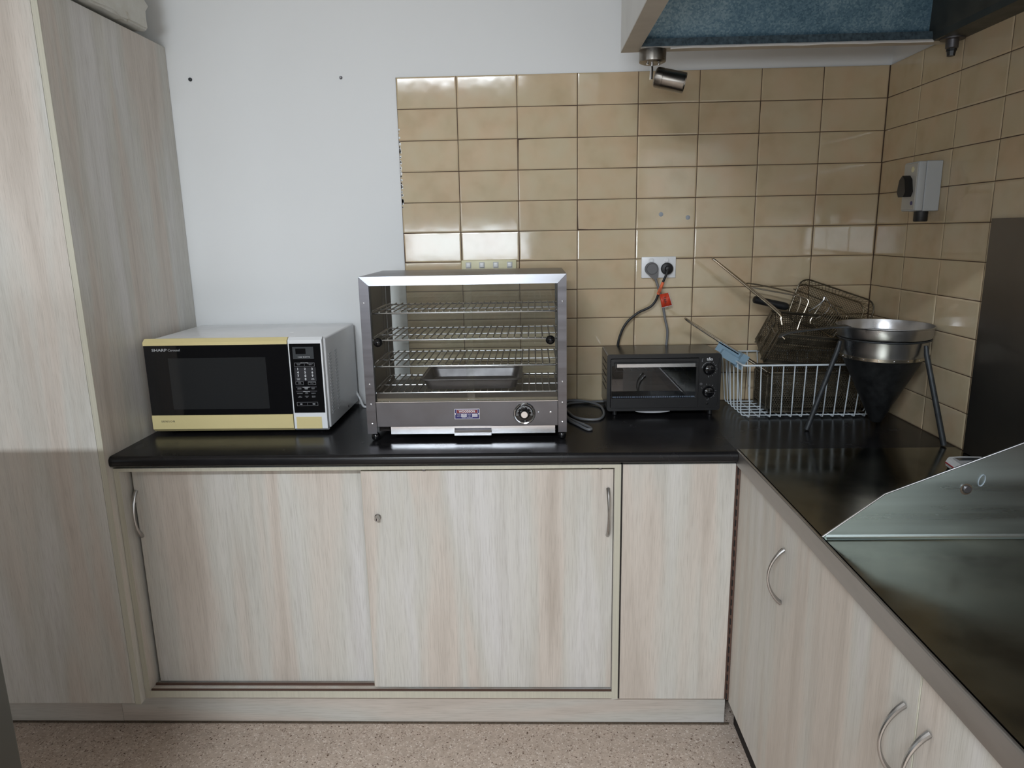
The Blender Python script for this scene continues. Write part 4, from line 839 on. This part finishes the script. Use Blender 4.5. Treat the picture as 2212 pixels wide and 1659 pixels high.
# ------------------------------------------------------------------ small white gadget behind the guard
t = thing('kitchen_scale', 'small white scale with red stripe on the steel bench behind the guard', 'scale', (-.075,-.80,ZC))
def ring(z, ins): return [(x,y,z) for x,y in [(-.118+ins,-.745-ins),(-.110+ins,-.738-ins),(-.075,-.733-ins),(-.028-ins,-.738-ins),(-.018-ins,-.746-ins),(-.016-ins,-.86+ins),(-.03,-.875+ins),(-.122,-.875+ins),(-.132+ins,-.862+ins)]]
def slab(z0, z1, i0, i1):
    a, b_ = ring(z0,i0), ring(z1,i1); n = len(a); return MB().add(a+b_, [tuple(range(n-1,-1,-1)),tuple(range(n,2*n))]+[(q,(q+1)%n,n+(q+1)%n,n+q) for q in range(n)])
slab(ZC+.0005,ZC+.006,.004,.002).build('base', 'black_plastic', t, False)
slab(ZC+.006,ZC+.013,.001,0).build('lower_case', 'white_plastic', t, False)
slab(ZC+.013,ZC+.0165,-.0005,-.0005).build('red_stripe', 'red', t, False)
slab(ZC+.0165,ZC+.027,0,.003).build('upper_case', 'white_plastic', t, False)
slab(ZC+.027,ZC+.0275,.010,.010).build('platform', 'grey_enamel', t, False)
MB().box(-.100,-.030,-.772,-.752,ZC+.0275,ZC+.0282).build('screen', 'display', t, False)

# ------------------------------------------------------------------ steel fridge whose edge shows in the near left corner
t = thing('steel_fridge', 'dark steel fridge standing at the lower left corner', 'fridge', (-2.4,-1.8,0))
MB().rbox(-2.86,-2.104,-2.25,-1.40,.06,1.385,.004,2).build('body', 'fridge_steel', t)
MB().rbox(-2.1035,-2.084,-2.25,-1.40,.10,1.385,.004,2).build('door', 'fridge_steel', t)
MB().tube(smoothpath([(-2.084,-2.19,.70),(-2.06,-2.19,.72),(-2.055,-2.19,.86),(-2.06,-2.19,1.0),(-2.084,-2.19,1.02)], 4), .008, 8).build('handle', 'bench_edge', t)
for x_ in (-2.80,-2.16):
    for y_ in (-2.2,-1.46): MB().lathe([(.02,0),(.02,.01),(.014,.012),(.014,.0605),(0,.0605)], (x_,y_,0.0003), (0,0,1), 14).build('foot', 'black_plastic', t)

# ceiling light of the room, behind the viewer
t = thing('ceiling_light', 'white fluorescent batten light on the ceiling behind the viewer', 'ceiling light', (-1.9,-4.1,2.99))
MB().box(-2.55,-1.25,-4.16,-4.04,2.95,2.9995).build('housing', 'white_plastic', t, False)
for y_ in (-4.13,-4.07): MB().tube([(-2.52,y_,2.935),(-1.28,y_,2.935)], .013, 12).build('tube', 'tube_glow', t)
l = bpy.data.lights.new('tube_light', 'AREA'); l.shape = 'RECTANGLE'; l.size = 1.24; l.size_y = .10; l.energy = 170; l.color = (.85,.925,1.0)
lo = bpy.data.objects.new('tube_light', l); COL.objects.link(lo); lo.parent = t; lo.location = (0,0,-.074)
